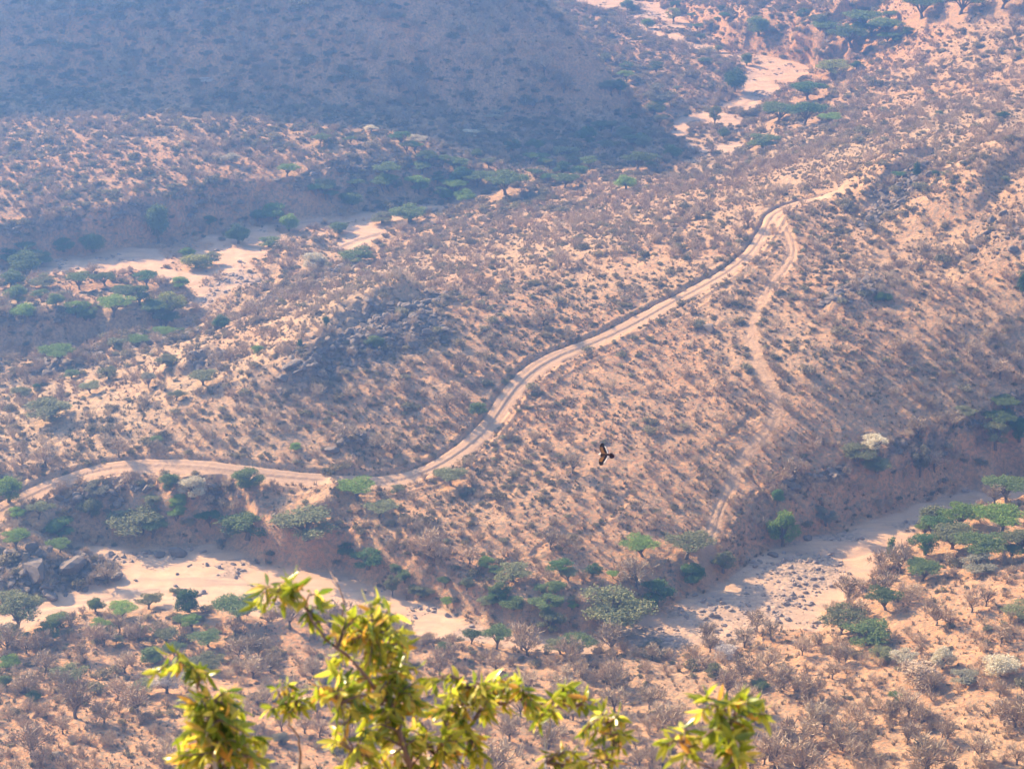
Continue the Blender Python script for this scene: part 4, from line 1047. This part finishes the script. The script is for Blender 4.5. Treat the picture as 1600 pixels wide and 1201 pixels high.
def leafy(name, lab, root_px, D0, stems, blobs, seed):
    """stems: list of (px polyline, radius in m, pale?); blobs: (px, py, r px, depth offset, leaves, size)"""
    r = np.random.default_rng(seed)
    rt = near_pt(root_px, 1201, D0); gz = 198.3-max(rt[1]-.6, 0)*.775
    e = bpy.data.objects.new(name, None); COL.objects.link(e); e.location = (rt[0], rt[1], gz); tag(e, lab, 'shrub'); base = np.array([rt[0], rt[1], gz])
    inv = lambda P: [tuple(np.array(p)-base) for p in P]
    V = []; Fc = []
    tube(V, Fc, inv([base-np.array([0, 0, .3]), base+(rt-base)*.5+np.array([.05, .03, 0]), rt]), [.05, .035, .024], 7); 
    tr = link('trunk', mesh_from('trunk', V, Fc, SMAT, True), e)
    nodes = []
    for pp, rad, pale in stems:
        k = len(pp); V = []; Fc = []; P_ = []
        for i, q_ in enumerate(pp):
            P_.append(near_pt(q_[0], q_[1], D0+(q_[2] if len(q_) > 2 else 0)))
        if pp[0][1] > 1201: P_ = [rt]+P_ if abs(pp[0][0]-root_px) > 5 else P_
        fine = [np.array(P_[0])]
        for a, b in zip(P_[:-1], P_[1:]):
            for t in (.33, .66, 1): fine.append(np.array(a)*(1-t)+np.array(b)*t+r.normal(0, .003, 3))
        rr = [rad*(1-.7*i/(len(fine)-1)) for i in range(len(fine))]
        tube(V, Fc, inv(fine), rr, 6); link('branch', mesh_from('branch', V, Fc, PALEB if pale else SMAT, True), e)
        nodes += fine
    nodes = np.array(nodes)
    for (bx, by, br, dz, nl, sz) in blobs:
        nl = int(nl*1.75); sz *= .78; br *= 1.25
        V = []; Fc = []; TV = []; TF = []; C = near_pt(bx, by, D0+dz); R_ = br*D0/F
        ntw = max(2, nl//8); 
        for k in range(ntw):
            o_ = r.normal(size=3); o_ = o_/np.linalg.norm(o_)*R_*r.uniform(.25, 1)**.6; tip = C+o_*np.array([1, 1, .95])
            st = nodes[np.argmin(np.linalg.norm(nodes-(C+o_*.3), axis=1))]
            mid = (st+tip)/2+np.array([0, 0, .012])+r.normal(0, .006, 3)
            tube(TV, TF, inv([st, mid, tip]), [.0028, .0022, .0012], 4)
            out = (tip-st)/max(np.linalg.norm(tip-st), 1e-4)
            for j in range(nl//ntw):
                f = 1-r.uniform(0, 1)**1.6*.75; p = (mid*(1-f)*2+tip*(2*f-1)) if f > .5 else (st*(1-2*f)+mid*2*f)
                dv = out*.45+r.normal(0, .55, 3)+np.array([0, 0, -.50])
                add_leaf(V, Fc, r, np.array(p)-base, dv, sz*r.uniform(.65, 1.15), sz*r.uniform(.20, .33))
        g = link('foliage', mesh_from('foliage', V, Fc, LMAT, True), e); link('twigs', mesh_from('twigs', TV, TF, SMAT, True), g)
    return e
leafy('leafy_shrub', 'large yellow green leafy shrub at the bottom centre, closest to the viewer', 640, 5.2,
  [([(640,1215),(628,1140,-.05),(608,1090),(600,1030,.05),(585,990)], .0075, False), ([(612,1100),(560,1040,-.1),(510,1000,-.12),(490,965,-.12),(466,935,-.1),(430,925,-.1)], .0048, False),
   ([(640,1215),(700,1160,.1),(722,1120,.1),(735,1090,.12),(728,1060,.12)], .0042, True), ([(700,1160,.1),(760,1110,.15),(810,1090,.18),(850,1100,.2),(895,1105,.2)], .0042, False),
   ([(640,1215),(560,1190,-.15),(540,1150,-.15),(530,1100,-.12)], .004, False),([(850,1250),(855,1160,.2),(862,1120,.2),(852,1098,.2)], .0035, True),
   ([(940,1260),(955,1190,.1),(958,1150,.1),(950,1130,.1)], .0035, False)],
  [(425,942,26,-.1,14,.072),(450,925,22,-.1,16,.062),(480,935,24,-.1,14,.062),(405,950,10,-.1,6,.065),(500,965,22,-.1,14,.055),(540,985,34,-.05,46,.055),(590,985,42,0,70,.055),(625,1010,30,.05,44,.052),(560,1025,42,0,64,.055),(610,1045,38,0,56,.055),
   (520,1070,30,-.1,34,.06),(545,1100,36,-.1,44,.058),(590,1100,40,0,60,.055),(640,1090,40,0,60,.055),(690,1085,38,.1,54,.054),(735,1075,34,.1,48,.055),(780,1080,32,.15,44,.055),(740,1110,34,.12,44,.054),(810,1095,28,.15,30,.058),(850,1105,30,.2,30,.060),(890,1095,26,.2,22,.058),(915,1100,14,.2,10,.055),
   (560,1160,44,-.1,66,.058),(620,1150,44,0,66,.055),(680,1150,42,.05,60,.055),(725,1160,30,.1,34,.056),(600,1200,50,0,60,.058),(680,1200,46,.05,52,.058),(740,1195,24,.1,20,.06),(950,1135,32,.1,44,.044),(975,1155,24,.1,24,.044),(920,1150,20,.1,20,.046),(880,1190,34,.15,36,.046),(930,1190,30,.1,30,.046)], 3)
leafy('leafy_sprig', 'separate leafy sprig at the lower left with drooping green leaves and orange tips', 340, 4.9,
  [([(340,1215),(330,1150),(322,1100),(305,1075,.02),(292,1055,.03),(285,1040,.03)], .006, True)],
  [(262,1045,18,0,9,.06),(290,1035,22,0,16,.058),(312,1050,16,0,8,.06),(300,1100,22,0,18,.06),(335,1095,30,0,34,.06),(320,1130,36,0,44,.062),(360,1130,34,0,38,.062),(345,1170,44,0,56,.064),(390,1165,26,0,22,.064),(310,1185,30,0,32,.062),(395,1190,24,0,16,.06)], 4)
leafy('leafy_sprig', 'small loose leafy sprig between the lower left one and the large shrub', 470, 5.4,
  [([(470,1215),(468,1160),(455,1130),(448,1105)], .0035, False)],
  [(430,1092,22,0,18,.045),(455,1085,22,0,20,.045),(478,1100,20,0,18,.045),(455,1115,24,0,22,.045)], 5)
leafy('leafy_sprig', 'yellow green leafy sprig standing alone at the bottom right of centre', 1138, 4.8,
  [([(1138,1215),(1142,1170),(1138,1130),(1128,1105)], .005, False), ([(1138,1215),(1085,1190),(1070,1160)], .003, False)],
  [(1110,1115,26,0,18,.062),(1145,1105,26,0,18,.060),(1175,1105,20,0,12,.058),(1120,1145,28,0,22,.066),(1155,1145,26,0,18,.066),(1085,1155,22,0,12,.064),(1050,1165,20,0,10,.06),(1140,1180,30,0,22,.064),(1062,1180,14,0,6,.06)], 6)
# stray bare twig in front of the sand
V = []; Fc = []; P_ = [near_pt(528, 1010, 5.3), near_pt(538, 940, 5.3), near_pt(529, 915, 5.32), near_pt(516, 893, 5.35)]; b0 = P_[0]
tube(V, Fc, [tuple(p-b0) for p in P_], [.002, .0018, .0015, .0008], 5)
tw = link('branch', mesh_from('branch', V, Fc, SMAT, True)); par = bpy.data.objects['leafy_shrub']; tw.parent = par; tw.location = tuple(b0-np.array(par.location))

# ------------------------------------------------------------------ haze: one box of air around everything
import bmesh
gx0, gx1, gy0, gy1 = float(GX.min())-5, float(GX.max())+5, float(GY.min())-5, float(GY.max())+5
zb, zt = float(Z.min())-1.0, max(float(Z.max()), CAMZ)+4.0
bm = bmesh.new(); bmesh.ops.create_cube(bm, size=1); me = bpy.data.meshes.new('haze'); bm.to_mesh(me); bm.free()
hz = link('haze', me); hz.location = ((gx0+gx1)/2, (gy0+gy1)/2, (zb+zt)/2); hz.scale = (gx1-gx0, gy1-gy0, zt-zb); hz['kind'] = 'stuff'
m, nt, ns, lk = mat('haze'); pv = N(nt, 'ShaderNodeVolumePrincipled'); pv.inputs['Color'].default_value = HAZE_COLOR; pv.inputs['Absorption Color'].default_value = (.33, .18, 0, 1); pv.inputs['Density'].default_value = HAZE_DENSITY; pv.inputs['Anisotropy'].default_value = HAZE_ANISO
o_ = N(nt, 'ShaderNodeOutputMaterial'); lk.new(pv.outputs[0], o_.inputs['Volume']); me.materials.append(m)
for PX in (200,500,800):
    for PY in range(100,460,30):
        X_,Y_,Z_=at(PX,PY,Z); print(PX,PY,'y=%.0f z=%.1f'%(Y_[0],Z_[0]), end='; ')
    print()
print('Z range', Z.min(), Z.max(), 'hill box', zt)
